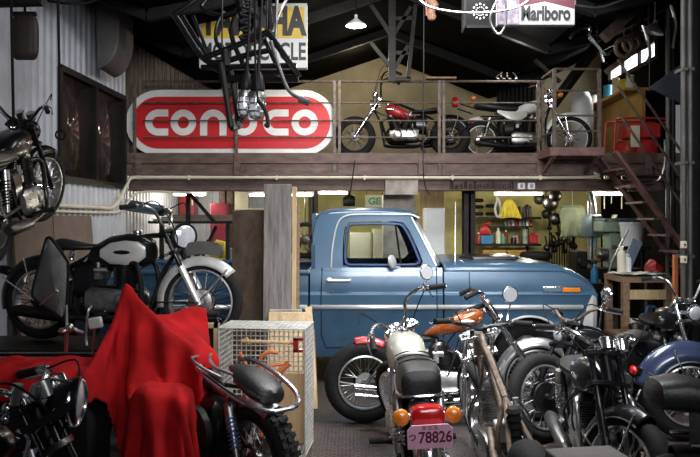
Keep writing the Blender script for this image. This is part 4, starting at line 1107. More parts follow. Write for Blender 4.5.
q = P(38, 4, 5.6); mb = MB(); mb.cyl(q+V((-.35, 0, .02)), q+V((.04, 0, .02)), .05, .04, 14); mb.cyl(q+V((-.2, 0, .03)), V((q.x-.2, q.y, roofz(q.x-.2)-.01)), .012, n=6); solo(mb, 'silencer', 'black_steel', 'dark pipe end hung at the very top above the brown bag', 'exhaust')

# bobber whose front is under the red cloth; only its tail shows
b4, i4 = bike('motorcycle', 'black motorcycle with saddle and chrome loop rail, front half under the red cloth', (-.935, 4.333, 0), 132, lean=0, wb=1.3, rf=.33, rr=.33, wf=.09, wr=.12, rake=28, headz=.93, tank=raise_(TEAR, -.03, .9), tank_m='black_paint', seat=None, bars=[(0, .02, 0), (0, .1, .03), (-.03, .2, .06), (-.08, .27, .06)], levers=False, eng='single', eng_m='engine_black',
     rfn=dict(a=(70, 118), m='dull_chrome', w=.13, stay=False), light='black_paint', spring='blue_spring', pipes='dull_chrome', knob=True, tail=False, rear_drum=.11, gauges=False, rim_m='black_steel', cover=True, light_r=.07)
mb = MB(); mb.blob([(-.8, .03, .66, .72), (-.775, .08, .65, .75), (-.69, .11, .67, .79), (-.57, .105, .71, .82), (-.46, .06, .75, .825), (-.38, .025, .78, .81)], 22, .8); mb.build('seat', 'leather', b4)
mb = MB(); mb.tube(spline([(-.24, .13, .8), (-.32, .19, .8), (-.55, .2, .75), (-.76, .17, .69), (-.87, .09, .655), (-.89, 0, .65), (-.87, -.09, .655), (-.76, -.17, .69), (-.55, -.2, .75), (-.32, -.19, .8), (-.24, -.13, .8)], 6), .014, 8)
for s in (-1, 1): mb.tube([(-.6, .205*s, .745), (-.56, .13*s, .63)], .01, 6)
mb.build('grab_rail', 'chrome', b4)
mb = MB(); mb.lathe([(0, .05), (.05, .05), (.07, .035), (.12, .03), (.15, .015), (.155, -.02), (0, -.02)], (-.25, .165, .42), (0, 1, 0), 28)
for a in range(5): mb.beam((-.25, .205, .42), (-.25+.09*math.cos(a*1.257), .195, .42+.09*math.sin(a*1.257)), .014, .014)
mb.build('side_cover', 'engine_black', b4)
for k in range(2):
    y = .1-.09*k; mb = MB(); mb.tube(spline([(-.16, y, .84), (-.25, y*1.3+.06, .85-.01*k), (-.38, y+.1, .82-.012*k), (-.52, y+.06, .78)], 6), .009, 6); mb.build('cable', 'dull_chrome', b4)
# its tall windscreen, leaning forward of the bars
ws = MB(); pr = [P(48, 238, 4.42), P(52, 239.5, 4.41), P(66, 259, 4.36), P(68, 268, 4.36), P(66.5, 306, 4.36), P(63, 318, 4.36), P(56, 314, 4.38), P(36, 300, 4.44), P(32.5, 293, 4.45), P(35, 280, 4.45), P(45, 243, 4.43)]
wo = thing('windscreen', 'scratched clear motorcycle windscreen with dark rim standing left of the red cloth', 'windscreen', P(66, 326, 4.36))
ob = wo.location.copy()
mb = MB(); mb.add([q-ob for q in pr], [tuple(range(len(pr)))]); mb.build('screen', 'plexi', wo, solid=.006)
mb = MB(); mb.tube(spline([q-ob for q in pr], 4, True), .009, 6, True); mb.build('rim', 'black_matte', wo)
mb = MB(); mb.tube([P(66.5, 305, 4.35)-ob, P(67, 330, 4.34)-ob], .009, 6); mb.tube(spline([P(60, 330, 4.34)-ob, P(70, 328, 4.34)-ob, P(78, 331, 4.34)-ob, P(84, 333, 4.34)-ob], 5), .012, 8); mb.ball(P(63, 331, 4.33)-ob, (.03, .03, .02), 10, 6); mb.ball(P(70, 328, 4.33)-ob, (.025, .02, .03), 10, 6); mb.tube([P(40, 305, 4.42)-ob, P(58, 291, 4.37)-ob], .006, 6)
mb.tube([P(67, 330, 4.34)-ob, P(66, 352, 4.36)-ob], .012, 6); mb.build('clamp', 'dull_chrome', wo)
mr = thing('mirror', 'small rectangular handlebar mirror beside the peak of the red cloth', 'mirror', P(92, 336, 4.3)); ob = mr.location.copy()
mb = MB(); c = P(95.5, 323, 4.28)-ob; mb.box(c, (.09, .025, .07), R=Matrix.Rotation(-.16, 3, 'Y')); mb.build('housing', 'silver_paint', mr, bevel=.012)
mb = MB(); mb.tube(spline([V((-.035, .01, -.06)), V((-.04, .01, 0)), P(88, 312, 4.3)-ob, P(92, 306, 4.32)-ob], 4), .008, 6); mb.tube([V((0, .01, -.12)), c], .008, 6); mb.build('stem', 'dull_chrome', mr)

# chopper with the orange tank, side on
bike('motorcycle', 'chopper with metalflake orange teardrop tank standing side on before the blue pickup', (.83, 5.72, 0), 2, lean=-3, wb=1.42, rf=.33, rr=.33, wf=.085, wr=.13, rake=33, headz=.98, steer=-4,
     tank=[(-.22, .015, .7, .72), (-.17, .06, .7, .76), (-.05, .11, .71, .83), (.08, .135, .73, .89), (.18, .125, .77, .92), (.25, .08, .81, .91), (.275, .02, .84, .88)], tank_m='orange_flake', badge='dull_chrome', seat='solo', bars=[(0, .02, .0), (.0, .06, .02), (-.03, .1, .05), (-.1, .15, .05), (-.16, .17, .02)], levers=False, muffler=.05, eng='vtwin', eng_m='dark_alu', hardtail=True,
     ff=dict(a=(38, 200), m='rim_steel', w=.13, gap=.02), rfn=dict(a=(62, 104), m='red_paint', w=.1, stay=False), light_r=.06, light_c=(.12, -.06), tail=False, gauges=False)
# roadster seen from behind with the pink plate
b6, i6 = bike('motorcycle', 'roadster seen from behind with beige tank, black seat, red tail lamp and pink number plate', (.415, 4.56, 0), 91, lean=-3, wb=1.28, rf=.31, rr=.31, wf=.085, wr=.11, rake=27, headz=.9, steer=32,
     tank=[(-.13, .06, .68, .76), (-.1, .1, .66, .81), (.02, .125, .65, .87), (.14, .13, .66, .89), (.24, .11, .69, .89), (.3, .05, .74, .85)], tank_m='tank_beige', badge=False, seat=None, bars=[(0, .02, .0), (.01, .08, .02), (.02, .14, .1), (-.05, .25, .12), (-.18, .35, .07)], bar_roll=-17, stalk=.055, mirrors=1, eng='single', eng_m='dark_alu', rfn=dict(a=(35, 168), m='chrome', w=.14, stay=False), tail=False, light_r=.08, pipes='chrome', gauges=False)
mb = MB(); mb.blob([(-.76, .07, .69, .78), (-.74, .11, .67, .825), (-.64, .125, .665, .85), (-.48, .12, .665, .85), (-.3, .105, .665, .835), (-.16, .075, .67, .81), (-.12, .03, .69, .77)], 22, .6); st = mb.build('seat', 'leather', b6)
for z, r_, m_n in ((.69, .01, 'chrome'),):
    mb = MB(); mb.tube(spline([(-.2, .1, z), (-.5, .122, z), (-.7, .118, z), (-.752, .065, z), (-.755, -.065, z), (-.7, -.118, z), (-.5, -.122, z), (-.2, -.1, z)], 5), r_, 8); mb.build('seat_trim', m_n, st)
for x in (-.33, -.45, -.57):
    mb = MB(); mb.tube(spline([(x, .105, .832), (x-.005, .06, .85), (x-.005, 0, .857), (x-.005, -.06, .85), (x, -.105, .832)], 4), .004, 5); mb.build('seat_seam', 'black_matte', st)
mb = MB(); mb.blob([(-.95, .05, .58, .67), (-.9, .08, .56, .68), (-.7, .07, .58, .66)], 14, .6); tl = mb.build('tail_light', 'black_paint', b6)
mb = MB(); mb.blob([(-1.0, .05, .6, .67), (-.985, .085, .575, .69), (-.93, .09, .57, .695)], 16, .6); mb.build('lens', 'red_lens', tl)
for s in (-1, 1):
    mb = MB(); mb.cyl((-.9, .05*s, .63), (-.92, .12*s, .635), .01, n=8); mb.lathe([(.0, -.04), (.03, -.03), (.044, -.005), (.044, .01)], (-.94, .135*s, .635), (-1, 0, 0), 20); ts = mb.build('turn_signal', 'chrome', b6)
    mb = MB(); mb.lathe([(.043, .01), (.041, .025), (.028, .036), (0, .04)], (-.94, .135*s, .635), (-1, 0, 0), 20); mb.build('lens', 'amber_lens', ts)
PR = Matrix.Rotation(math.radians(-14), 4, 'Y')
PM = Matrix.Translation((-1.03, 0, .555)) @ PR
mb = MB(); w2_, h2_ = .115, .066
mb.prism([(-w2_+.02, -h2_), (w2_-.02, -h2_), (w2_, -h2_+.0), (w2_, h2_-.025), (w2_-.025, h2_), (-w2_+.025, h2_), (-w2_, h2_-.025), (-w2_, -h2_)], (0, 0, 0), (0, -1, 0), (0, 0, 1), .004)
npl = mb.build('number_plate', 'plate_pink', b6, xf=PM)
TX = PM @ Matrix.Translation((-.0045, 0, 0)) @ Matrix.Rotation(-PI/2, 4, 'Z') @ FACE
lettering('78826', .088, 'digits', 'plate_ink', npl, TX @ Matrix.Translation((.026, -.006, 0)), .001, .0018, .78)
lettering('\u3064', .05, 'digits', 'plate_ink', npl, TX @ Matrix.Translation((-.09, -.002, 0)), .001, .001, .8)
lettering('\u8db3 \u7acb \u533a', .024, 'small_print', 'plate_ink', npl, TX @ Matrix.Translation((.0, .049, 0)), .001, .0, 1.0)
mb = MB(); mb.bb((-.1035, -.0, -.06), (-.0815, .001, -.034)); mb.build('sticker', 'red_paint', npl, xf=TX)
mb = MB(); mb.beam((-.93, 0, .6), (-1.02, 0, .55), .08, .01); mb.build('plate_bracket', 'black_steel', b6)
# bare rusty hardtail beside it
b7, i7 = bike('motorcycle', 'stripped bare rusty hardtail chopper with drag bars and no tank beside the beige-tanked roadster', (.93, 4.16, 0), 90, lean=-6, wb=1.5, rf=.33, rr=.285, wf=.085, wr=.18, rake=32, headz=.92, steer=10, tank=None, frame_m='rust', bars=[(0, .02, .0), (.01, .08, .02), (.0, .15, .03), (-.04, .24, .05), (-.08, .31, .05)], bar_m='black_paint', bar_roll=14, stalk=.13, levers=True, eng='single', eng_m='alu', hardtail=True, tail=False, light_r=.06,
     bare=True, pipes='dull_chrome', gauges=False, mirrors=1, light=False)
mb = MB(); mb.tube(spline([(.28, .0, .92), (.1, .0, .74), (-.12, .0, .55), (-.3, .02, .36)], 6), [.021]*19, 12); mb.tube(spline([(-.2, -.09, .47), (-.45, -.12, .36), (-.75, -.13, .31)], 5), .022, 10); mb.tube(spline([(-.2, .09, .47), (-.45, .12, .36), (-.75, .13, .31)], 5), .022, 10); mb.build('top_tube', 'rust', b7)
mb = MB(); mb.lathe([(.03+.014*(i % 2), .02*i) for i in range(13)], (-.44, .0, .42), (-.1, 0, 1), 16); mb.build('damper_boot', 'rubber', b7)
mb = MB(); mb.bb((-.3, -.06, .42), (-.2, .07, .53)); mb.build('battery', 'white_paint', b7, bevel=.012)
# bobber nosing towards the camera with its wheel turned
bike('motorcycle', 'black bobber with wide spoked front wheel pointing left and long matt fork', (2.0, 5.52, 0), 210, lean=6, wb=1.25, rf=.325, rr=.31, wf=.1, wr=.13, rake=34, headz=.84, steer=-4, tank=raise_(TEAR, -.08), tank_m='black_paint', seat='solo', bars=[(0, .02, .0), (.0, .1, .02), (-.03, .18, .07), (-.1, .26, .08), (-.2, .32, .05)], bar_m='rust', eng='vtwin', eng_m='dark_alu', fork_m='black_paint', lower_m='black_paint',
     hardtail=True, light_r=.05, mirrors=-1, stalk=.05, tail=False, brake=.11, rfn=dict(a=(50, 150), m='black_paint', w=.17), hub='dark_alu', gauges=False)
# one facing the camera with twin black fork tubes
bike('motorcycle', 'black motorcycle facing the camera with twin black fork legs and chrome-edged front mudguard', (1.53, 4.24, 0), 263, lean=4, wb=1.2, rf=.325, rr=.31, wf=.1, wr=.12, rake=27, headz=.9, steer=30, tank=raise_(CLASSIC, -.04), tank_m='black_paint', seat='solo', bars=[(0, .02, .0), (.0, .1, .02), (-.03, .18, .06), (-.1, .25, .07), (-.2, .3, .05)], eng='twin', eng_m='dark_alu', fork_m='black_paint', lower_m='black_paint',
     ff=dict(a=(70, 165), m='black_paint', lip='dull_chrome', w=.13), light=False, gauges=True, rfn=dict(a=(50, 150), m='black_paint'), cover=True, pipes='dull_chrome')
# dark blue fender at right edge
bike('motorcycle', 'motorcycle with glossy dark blue rear mudguard and tank at the right edge', (3.23, 5.2, 0), -3, lean=-3, wb=1.4, rf=.32, rr=.335, wf=.1, wr=.13, rake=28, headz=.93, tank=TEAR, tank_m='blue_black', seat='solo', bars='mid', eng='vtwin', eng_m='dark_alu', rfn=dict(a=(20, 168), m='blue_black', w=.19, gap=.07, lip='dull_chrome', flare=1.4), ff=dict(a=(50, 170), m='blue_black'), tail=158, rim_m='rim_steel', hub='alu', hardtail=True)
# black one with the two-part seat in the lower right corner
bike('motorcycle', 'black motorcycle with two-part black seat in the dark lower right corner', (2.2, 3.1, 0), -2, lean=-2, wb=1.4, rf=.32, rr=.3, wf=.1, wr=.13, rake=28, headz=.93, tank=TEAR, tank_m='black_paint', seat='twohump', seat_m='leather', bars='mid', eng='vtwin', eng_m='engine_black', rfn=dict(a=(50, 100), m='black_matte', w=.13, stay=False), tail=False, rim_m='black_steel', hub='engine_black', spring='black_steel', pipes='black_steel')
# one by the bench, only its front end rises above the others
bike('motorcycle', 'black motorcycle with tall bars parked before the timber workbench', (2.97, 6.37, 0), 268, lean=3, wb=1.3, rf=.32, rr=.31, rake=30, headz=.93, steer=12, tank=CLASSIC, tank_m='black_paint', seat='solo', bars=[(0, .02, .0), (.01, .09, .02), (.0, .15, .14), (-.06, .22, .18), (-.2, .27, .15)], bar_m='dull_chrome', eng='vtwin', eng_m='dark_alu', mirrors=0, rfn=dict(a=(50, 160), m='black_paint'), light_r=.07, gauges=False)
# nearest bike, lower left corner
b3, i3 = bike('motorcycle', 'black motorcycle in the lower left corner with bullet headlamp facing right', (-1.56, 2.55, 0), -2, lean=-3, wb=1.42, rf=.33, rr=.31, rake=27, headz=.97, steer=0, tank=TEAR, tank_m='black_paint', seat='solo', bars=[(0, .02, .0), (.0, .1, .02), (-.03, .2, .05), (-.12, .3, .04), (-.2, .34, .02)], eng='vtwin', eng_m='engine_black', fork_m='black_paint', lower_m='chrome', light='black_paint', light_r=.085, light_c=(.16, .11), light_yaw=15, tail=True,
     rfn=dict(a=(50, 160), m='black_paint'), pipes='dull_chrome')
mb = MB(); H = i3['H1']
mb.tube(spline([H+V((.0, -.1, -.08)), H+V((.06, -.14, -.1)), H+V((.04, -.15, -.2)), H+V((.02, -.12, -.24))], 5), .008, 6)
mb.cyl(H+V((.0, -.12, .02)), H+V((.01, -.13, .09)), .02, n=12); mb.cyl(H+V((.05, -.1, .03)), H+V((.06, -.1, .08)), .016, n=12); mb.ball(H+V((-.04, -.1, 0)), .02, 10, 6); mb.ball(H+V((-.03, -.13, -.03)), .016, 10, 6)
mb.cyl(H+V((.05, -.11, -.14)), H+V((.07, -.11, -.2)), .03, n=14); mb.build('bracket', 'chrome', b3)
mb = MB(); mb.tube(spline([H+V((.03, -.05, .07)), H+V((.1, -.06, .095)), H+V((.168, -.03, .08))], 5), .006, 6); mb.tube([H+V((.05, -.1, -.1)), H+V((.13, -.09, -.0))], .005, 6); mb.torus(H+V((.168, 0, .0)), .082, .008, (1, 0, -.06), 32, 8); mb.build('headlight_trim', 'chrome', b3)

# the two on the upper deck
ZD = 2.567
bike('motorcycle', 'dark chopper with small red tank and high bars on the upper deck', (.77, 10.3, ZD), 178, lean=0, wb=1.4, rf=.31, rr=.3, wf=.11, wr=.15, rake=34, headz=.86, steer=0, tank=raise_(TEAR, -.1, .75, .02, .8), tank_m='red_paint', seat='solo', bars=[(0, .02, .0), (.0, .1, .02), (.0, .17, .2), (-.05, .24, .32), (-.17, .3, .33), (-.28, .34, .28)], bar_m='black_paint', eng='vtwin', eng_m='engine_black', hardtail=True, tail=True, rfn=dict(a=(60, 150), m='black_paint', w=.17), light_r=.06, hub='dark_alu', pipes='black_steel', rim_m='black_steel')
b14, i14 = bike('motorcycle', 'white and black trail motorcycle with white tank on the upper deck', (2.69, 10.75, ZD), 0, lean=-2, wb=1.36, rf=.34, rr=.31, wf=.08, wr=.1, rake=29, headz=1.0, steer=-16, tank=[(-.16, .06, .72, .78), (-.1, .1, .71, .83), (.05, .12, .71, .9), (.17, .12, .74, .93), (.24, .07, .8, .92), (.27, .02, .84, .9)], tank_m='white_paint', badge='black_paint', seat=None, bars='mid', bar_m='black_paint', eng='single', eng_m='engine_black',
     ff=dict(a=(35, 165), m='white_paint', w=.12, gap=.06), rfn=dict(a=(85, 165), m='white_paint', w=.13, gap=.06, stay=False), light='chrome', light_r=.08, tail=False, rim_m='white_paint', gauges=True, pipes='black_steel', spring='black_steel')
mb = MB(); mb.blob([(-.78, .06, .8, .86), (-.72, .11, .79, .9), (-.5, .115, .76, .87), (-.3, .11, .74, .84), (-.12, .09, .75, .84), (-.08, .04, .77, .81)], 20, .6); mb.build('seat', 'leather', b14)
for s in (-1, 1):
    mb = MB(); mb.blob([(-.45, .006, .72, .76, .13*s), (-.3, .012, .62, .74, .135*s), (-.12, .012, .58, .73, .135*s), (0, .008, .66, .74, .13*s)], 12, .6); mb.build('side_panel', 'silver_paint', b14)
mb = MB(); mb.tube([(-.75, 0, .8), (-1.0, 0, .88)], .012, 6); mb.tube([(-1.04, 0, .8), (-.8, 0, .72)], .012, 6); tb = mb.build('tail_bracket', 'chrome', b14)
mb = MB(); mb.blob([(-1.12, .04, .84, .96), (-1.09, .055, .82, .98), (-1.03, .05, .83, .96)], 14, .5); mb.build('tail_light', 'red_lens', b14)
for x in (-.82, .5):
    for s in (-1, 1): mb = MB(); mb.ball((x, .17*s, .93 if x < 0 else .98), .04, 12, 8); mb.cyl((x, .04*s, .92 if x < 0 else .95), (x, .17*s, .93 if x < 0 else .98), .008, n=6); mb.build('turn_signal', 'amber_lens', b14)

# ------------------------------------------------------------------ the red cloth: a sheet let fall over the front of the covered motorcycle
def drape(nx, ny, w, d, c, rot, caps, pins=(), floor_z=.03, steps=110, it=12):
    X, Y = np.meshgrid(np.linspace(-w/2, w/2, nx), np.linspace(-d/2, d/2, ny), indexing='ij')
    ca, sa = math.cos(rot), math.sin(rot)
    sq = .7; p = np.stack([c[0]+sq*(X*ca-Y*sa), c[1]+sq*(X*sa+Y*ca), np.full_like(X, c[2])], -1)
    pin = [(np.unravel_index(np.argmin((p[..., 0]-a[0])**2+(p[..., 1]-a[1])**2), X.shape), np.array(a)) for a in pins]
    rng = np.random.RandomState(3); p += rng.normal(0, .006, p.shape)
    v = np.zeros_like(p)
    hx, hy = w/(nx-1), d/(ny-1); hd = math.hypot(hx, hy)
    links = []
    for off in (0, 1):
        links += [((slice(off, nx-1, 2), slice(None)), (slice(off+1, nx, 2), slice(None)), hx, 1.0), ((slice(None), slice(off, ny-1, 2)), (slice(None), slice(off+1, ny, 2)), hy, 1.0)]
    for ox in (0, 1):
        links += [((slice(ox, nx-1, 2), slice(0, ny-1)), (slice(ox+1, nx, 2), slice(1, ny)), hd, .35), ((slice(ox, nx-1, 2), slice(1, ny)), (slice(ox+1, nx, 2), slice(0, ny-1)), hd, .35)]
    for off in range(4):
        links += [((slice(off, nx-2, 4), slice(None)), (slice(off+2, nx, 4), slice(None)), 2*hx, .02), ((slice(None), slice(off, ny-2, 4)), (slice(None), slice(off+2, ny, 4)), 2*hy, .02)]
    A = np.array([q[0] for q in caps]); B = np.array([q[1] for q in caps]); R_ = np.array([q[2] for q in caps])
    dt = 1/60
    for s in range(steps):
        v[..., 2] -= 9.8*dt; v *= .975
        q = p+v*dt
        for _ in range(it):
            for a, b, L, k in links:
                e = q[b]-q[a]; 
                n_ = min(e.shape[0], q[a].shape[0])
                l = np.sqrt((e*e).sum(-1, keepdims=True))+1e-9
                cc = e*(k*.5*(l-L)/l)
                q[a] += cc; q[b] -= cc
            for i in range(len(A)):
                ab = B[i]-A[i]; t = np.clip(((q-A[i])@ab)/(ab@ab+1e-9), 0, 1)[..., None]
                e = q-(A[i]+t*ab); l = np.sqrt((e*e).sum(-1, keepdims=True))+1e-9
                m = l < R_[i]
                q = np.where(m, A[i]+t*ab+e/l*R_[i], q)
            q[..., 2] = np.maximum(q[..., 2], floor_z)
            for ix, a in pin: q[ix] = a
        nv = (q-p)/dt
        # rub against what it touches
        touch = np.zeros(q.shape[:2], bool)
        for i in range(len(A)):
            ab = B[i]-A[i]; t = np.clip(((q-A[i])@ab)/(ab@ab+1e-9), 0, 1)[..., None]
            touch |= np.sqrt(((q-(A[i]+t*ab))**2).sum(-1)) < R_[i]+.004
        touch |= q[..., 2] < floor_z+.004
        nv[touch] *= .0
        v = nv; p = q
    return p
def seg(a, b, r_): return (tuple(a), tuple(b), r_)
def rect(x0, x1, y0, y1, z, r_):
    q = [seg((x0+r_, y, z-r_), (x1-r_, y, z-r_), r_) for y in np.linspace(y0+r_, y1-r_, 5)]
    return q+[seg((x, y0+r_, z-r_), (x, y0+r_, .1), r_) for x in (x0+r_, (x0+x1)/2, x1-r_)]+[seg((x, y0+r_, z*.5), (x1-r_, y0+r_, z*.5), r_) for x in (x0+r_,)]
CAPS = [seg((-1.4, 4.4, .7), (-1.4, 4.4, 1.26), .03), seg((-1.34, 4.4, 1.0), (-1.15, 4.57, .98), .05), seg((-1.15, 4.57, .98), (-.97, 4.70, 1.03), .06), seg((-1.1, 4.5, .85), (-.93, 4.33, .75), .12),
        seg((-1.37, 4.85, .33), (-1.37, 4.85, .34), .34)]
CAPS += rect(-1.2, -.88, 3.78, 4.06, .72, .06)+rect(-2.5, -1.45, 3.95, 4.4, .8, .07)
ck = MB(); ck.bb((-1.17, 3.86, 0), (-1.0, 3.97, .64)); solo(ck, 'crate', 'black_matte', 'dark crate under the front fold of the red cloth', 'crate', bevel=.01)
ck = MB(); ck.bb((-2.46, 3.99, 0), (-1.49, 4.36, .75)); solo(ck, 'trunk', 'black_matte', 'dark trunk under the left spread of the red cloth', 'trunk', bevel=.01)
pts = drape(92, 72, 2.5, 1.85, (-1.42, 4.1, 1.3), -.36, CAPS, [(-1.4, 4.4, 1.30), (-1.375, 4.395, 1.27), (-1.4, 4.37, 1.26), (-1.43, 4.4, 1.24), (-.97, 4.70, 1.09), (-1.1, 4.62, 1.06), (-1.0, 3.92, .76), (-1.12, 3.9, .75), (-1.85, 4.25, .82), (-2.15, 4.2, .82)])
# standing pleats down the hanging parts
xx, zz_ = pts[..., 0], pts[..., 2]
wt_ = np.clip((1.2-zz_)/.25, 0, 1)*np.clip((4.45-pts[..., 1])/.2, 0, 1)
ph = 2*PI*(6.3*xx+.35*np.sin(3.1*zz_+2*xx)+.2*np.sin(9*xx))
pts[..., 1] -= .06*wt_*(.5+.5*np.sin(ph))**1.6
pts[..., 2] += .012*wt_*np.sin(ph*.5+7*zz_)
# the left-hand hem stops short and leaves the trunk's front bare
j0 = []
for row in pts:
    x_ = float(np.median(row[:, 0])); zz = row[:, 2]; jj = next((j for j in range(len(row)) if zz[j] > .6), 0)
    j0.append(jj if x_ < -1.42 else max(0, jj*(1-(x_+1.42)/.3)) if x_ < -1.12 else 0)
j0 = [sum(j0[max(0, i-4):i+5])/len(j0[max(0, i-4):i+5]) for i in range(len(j0))]
mb = MB(); nx_, ny_ = pts.shape[:2]
vid = {}
for i in range(nx_-1):
    for j in range(ny_-1):
        if j < (j0[i]+j0[i+1])/2: continue
        q = []
        for key in ((i, j), (i+1, j), (i+1, j+1), (i, j+1)):
            if key not in vid: vid[key] = len(mb.v); mb.v.append(V(pts[key]))
            q.append(vid[key])
        mb.f.append(tuple(q))
solo(mb, 'red_cloth', 'red_cloth', 'bright red cloth draped in a peak over the front of a motorcycle', 'cloth', solid=.008, sub=1, angle=180)
# ------------------------------------------------------------------ bare frames and caged lamps hung from the roof
def hung(name, m, label, cat, parts, Y, group=None, chain=None, n=8):
    """parts: list of (part name, material, [(pixel polyline, radius, depth offset)])"""
    x0 = sum(q[0] for p in parts[0][2][0][:1] for q in p)/len(parts[0][2][0][0])
    base = V((P(x0, 0, Y).x, Y, 3.2)); o = thing(name, label, cat, base, group=group)
    for pn, pm, tubes in parts:
        mb = MB()
        for pts, r_, dy in tubes:
            q = [P(x, y, Y)+V((0, dy, 0))-base for x, y in pts]
            mb.tube(spline(q, 4) if len(q) > 2 else q, r_*1.3, n)
        mb.build(pn, pm, o)
    if chain:
        mb = MB()
        for px, py in chain: a = P(px, py, Y)-base; mb.tube([a, V((a.x, a.y, roofz(a.x+base.x)-base.z-.01))], .008, 6)
        mb.build('chain', 'black_steel', o)
    return o
hung('motorcycle_chassis', None, 'bare black motorcycle frame hung from the roof, its fork pointing down over the red sign', 'frame', [
    ('frame', 'black_paint', [([(174, 14), (203, 58), (222, 63)], .02, 0), ([(179, 12), (207, 57)], .014, .12), ([(188, 9), (206, 55)], .012, .2), ([(203, 58), (235, 46), (267, 32)], .02, 0), ([(207, 63), (240, 52), (267, 46)], .02, .15), ([(200, 66), (250, 65), (296, 64)], .018, .05),
       ([(267, 31), (282, 52), (299, 77)], .02, 0), ([(262, 34), (272, 56), (283, 76)], .014, .18), ([(174, 14), (190, 4), (205, -10)], .016, 0), ([(218, 78), (258, 77), (298, 77)], .026, .05), ([(206, 57), (214, 66), (222, 70)], .02, .1)]),
    ('fork', 'black_steel', [([(222, 64), (227, 95), (232, 128)], .02, -.05), ([(228, 64), (233, 95), (238, 126)], .02, .1), ([(225, 50), (226, 66)], .03, 0), ([(226, 92), (231, 93)], .03, .02)]),
    ('axle_lug', 'dark_alu', [([(231, 120), (235, 130)], .03, 0), ([(237, 119), (242, 113)], .026, .08), ([(236, 122), (240, 127)], .02, .05)]),
    ('kick_lever', 'dull_chrome', [([(272, 44), (281, 72), (290, 93), (302, 101), (309, 104)], .012, -.1), ([(300, 101), (310, 105)], .022, -.1)]),
    ], 6.0, chain=[(190, 4), (267, 31), (222, 60)])
hung('motorcycle_chassis', None, 'second dark frame hung behind, with curved tubes crossing the yellow sign', 'frame', [
    ('frame', 'black_paint', [([(238, -6), (243, 15), (247, 34)], .03, 0), ([(222, 8), (215, 22), (214, 38), (220, 48)], .014, .1), ([(268, -6), (270, 30)], .024, 0), ([(247, 10), (256, 18), (252, 32), (240, 40)], .03, 0), ([(262, 2), (268, 20), (258, 40)], .018, .15), ([(233, 2), (228, 30), (240, 60)], .018, .2),
       ([(205, -5), (200, 5), (220, 12), (245, 4)], .016, .1), ([(249, -2), (252, 40)], .05, .1)]),
    ('strut', 'dull_chrome', [([(277, -6), (276, 30), (275, 60)], .01, 0)]), ('strut', 'dull_chrome', [([(288, -6), (280, 10), (272, 30)], .012, .05)]),
    ('spring', 'dark_alu', [([(246+5*math.sin(i*.9), 2+i*1.1) for i in range(36)], .009, -.06)]),
    ], 6.35, chain=[(238, -4), (268, -4)])
mb = MB(); mb.tube(spline([P(258, 100, 5.68), P(266, 112, 5.68), P(268, 126, 5.68), P(265, 124, 5.68)], 5), .016, 8); mb.tube(spline([P(258, 100, 5.68), P(256, 80, 5.68), P(255, 40, 5.7), P(255, -30, 5.7)], 5), .01, 6)
solo(mb, 'hanging_hook', 'black_steel', 'black curved hook hanging beside the right caged lamp', 'hook')
for k, (px, py, s_) in enumerate(((246.5, 77, .62), (258, 78, .76))):
    Y = 5.85+.1*(1-k); q = P(px, py, Y)
    cl = thing('caged_lamp', ('smaller rear' if k == 0 else 'larger front')+' wire-caged bulkhead lamp hanging before the red sign', 'lamp', q, (0, .05, 0))
    mb = MB(); mb.lathe([(0, .05), (.03*s_, .05), (.05*s_, .02), (.075*s_, -.05), (.08*s_, -.1), (.06*s_, -.12), (0, -.12)], (0, 0, 0), (0, 0, 1), 22); mb.tube([(0, 0, .04), (0, 0, .25), (0, .0, 4.1-q.z)], [.02, .012, .006], 8); mb.build('cap', 'black_steel', cl)
    mb = MB(); mb.lathe([(.088*s_, -.12), (.1*s_, -.15), (.1*s_, -.17), (.088*s_, -.175)], (0, 0, 0), (0, 0, 1), 24); mb.build('collar', 'alu', cl)
    mb = MB(); mb.lathe([(.07*s_, -.17), (.085*s_, -.21), (.085*s_, -.27), (.06*s_, -.32), (0, -.335)], (0, 0, 0), (0, 0, 1), 22); mb.build('globe', 'lens_glass', cl)
    mb = MB()
    for i in range(8):
        a = 2*PI*i/8; c_, d_ = math.cos(a), math.sin(a)
        mb.tube([(c_*.092*s_, d_*.092*s_, -.17), (c_*.1*s_, d_*.1*s_, -.26), (c_*.07*s_, d_*.07*s_, -.33), (0, 0, -.35)], .005, 5)
    for z, r_ in ((-.22, .098), (-.285, .095)): mb.torus((0, 0, z), r_*s_, .005, (0, 0, 1), 24, 5)
    mb.build('cage', 'dull_chrome', cl)

# ------------------------------------------------------------------ boards, cage and crates left of the pickup
def board(px0, px1, pyt, Yb, Yt, th, m, name, label, cat, zb=0.0, **k):
    """a board standing on the floor and leaning back"""
    a, b = P(px0, pyt, Yt), P(px1, pyt, Yt); mb = MB(); lean = (Yt-Yb)
    zt = a.z
    for_ = [V((a.x, Yb, zb)), V((b.x, Yb, zb)), V((b.x, Yt, zt)), V((a.x, Yt, zt))]
    n = V((0, -th, -.0)); vs = for_+[q+n for q in for_]
    mb.add(vs, [(0, 1, 2, 3), (4, 5, 6, 7), (0, 1, 5, 4), (1, 2, 6, 5), (2, 3, 7, 6), (3, 0, 4, 7)])
    return solo(mb, name, m, label, cat, bevel=.004, **k)
board(265, 292, 184.5, 6.15, 6.3, .06, 'grey_timber', 'timber_slab', 'tall weathered grey timber slab standing upright before the pickup', 'board')
board(292.6, 297, 187, 6.2, 6.33, .05, 'pale_wood', 'plank', 'narrow paler plank upright against the grey timber slab', 'board')
board(297.3, 300, 205, 6.25, 6.36, .05, 'wood', 'batten', 'thin brown batten upright right of the narrow paler plank', 'board')
board(233, 265.5, 210.5, 6.4, 6.5, .03, 'stained_ply', 'plywood_sheet', 'dark stained plywood sheet standing left of the grey slab', 'board')
board(269, 307, 312, 5.75, 6.05, .025, 'pale_wood', 'plank', 'wide pale wooden board leaning behind the wire cage', 'board')
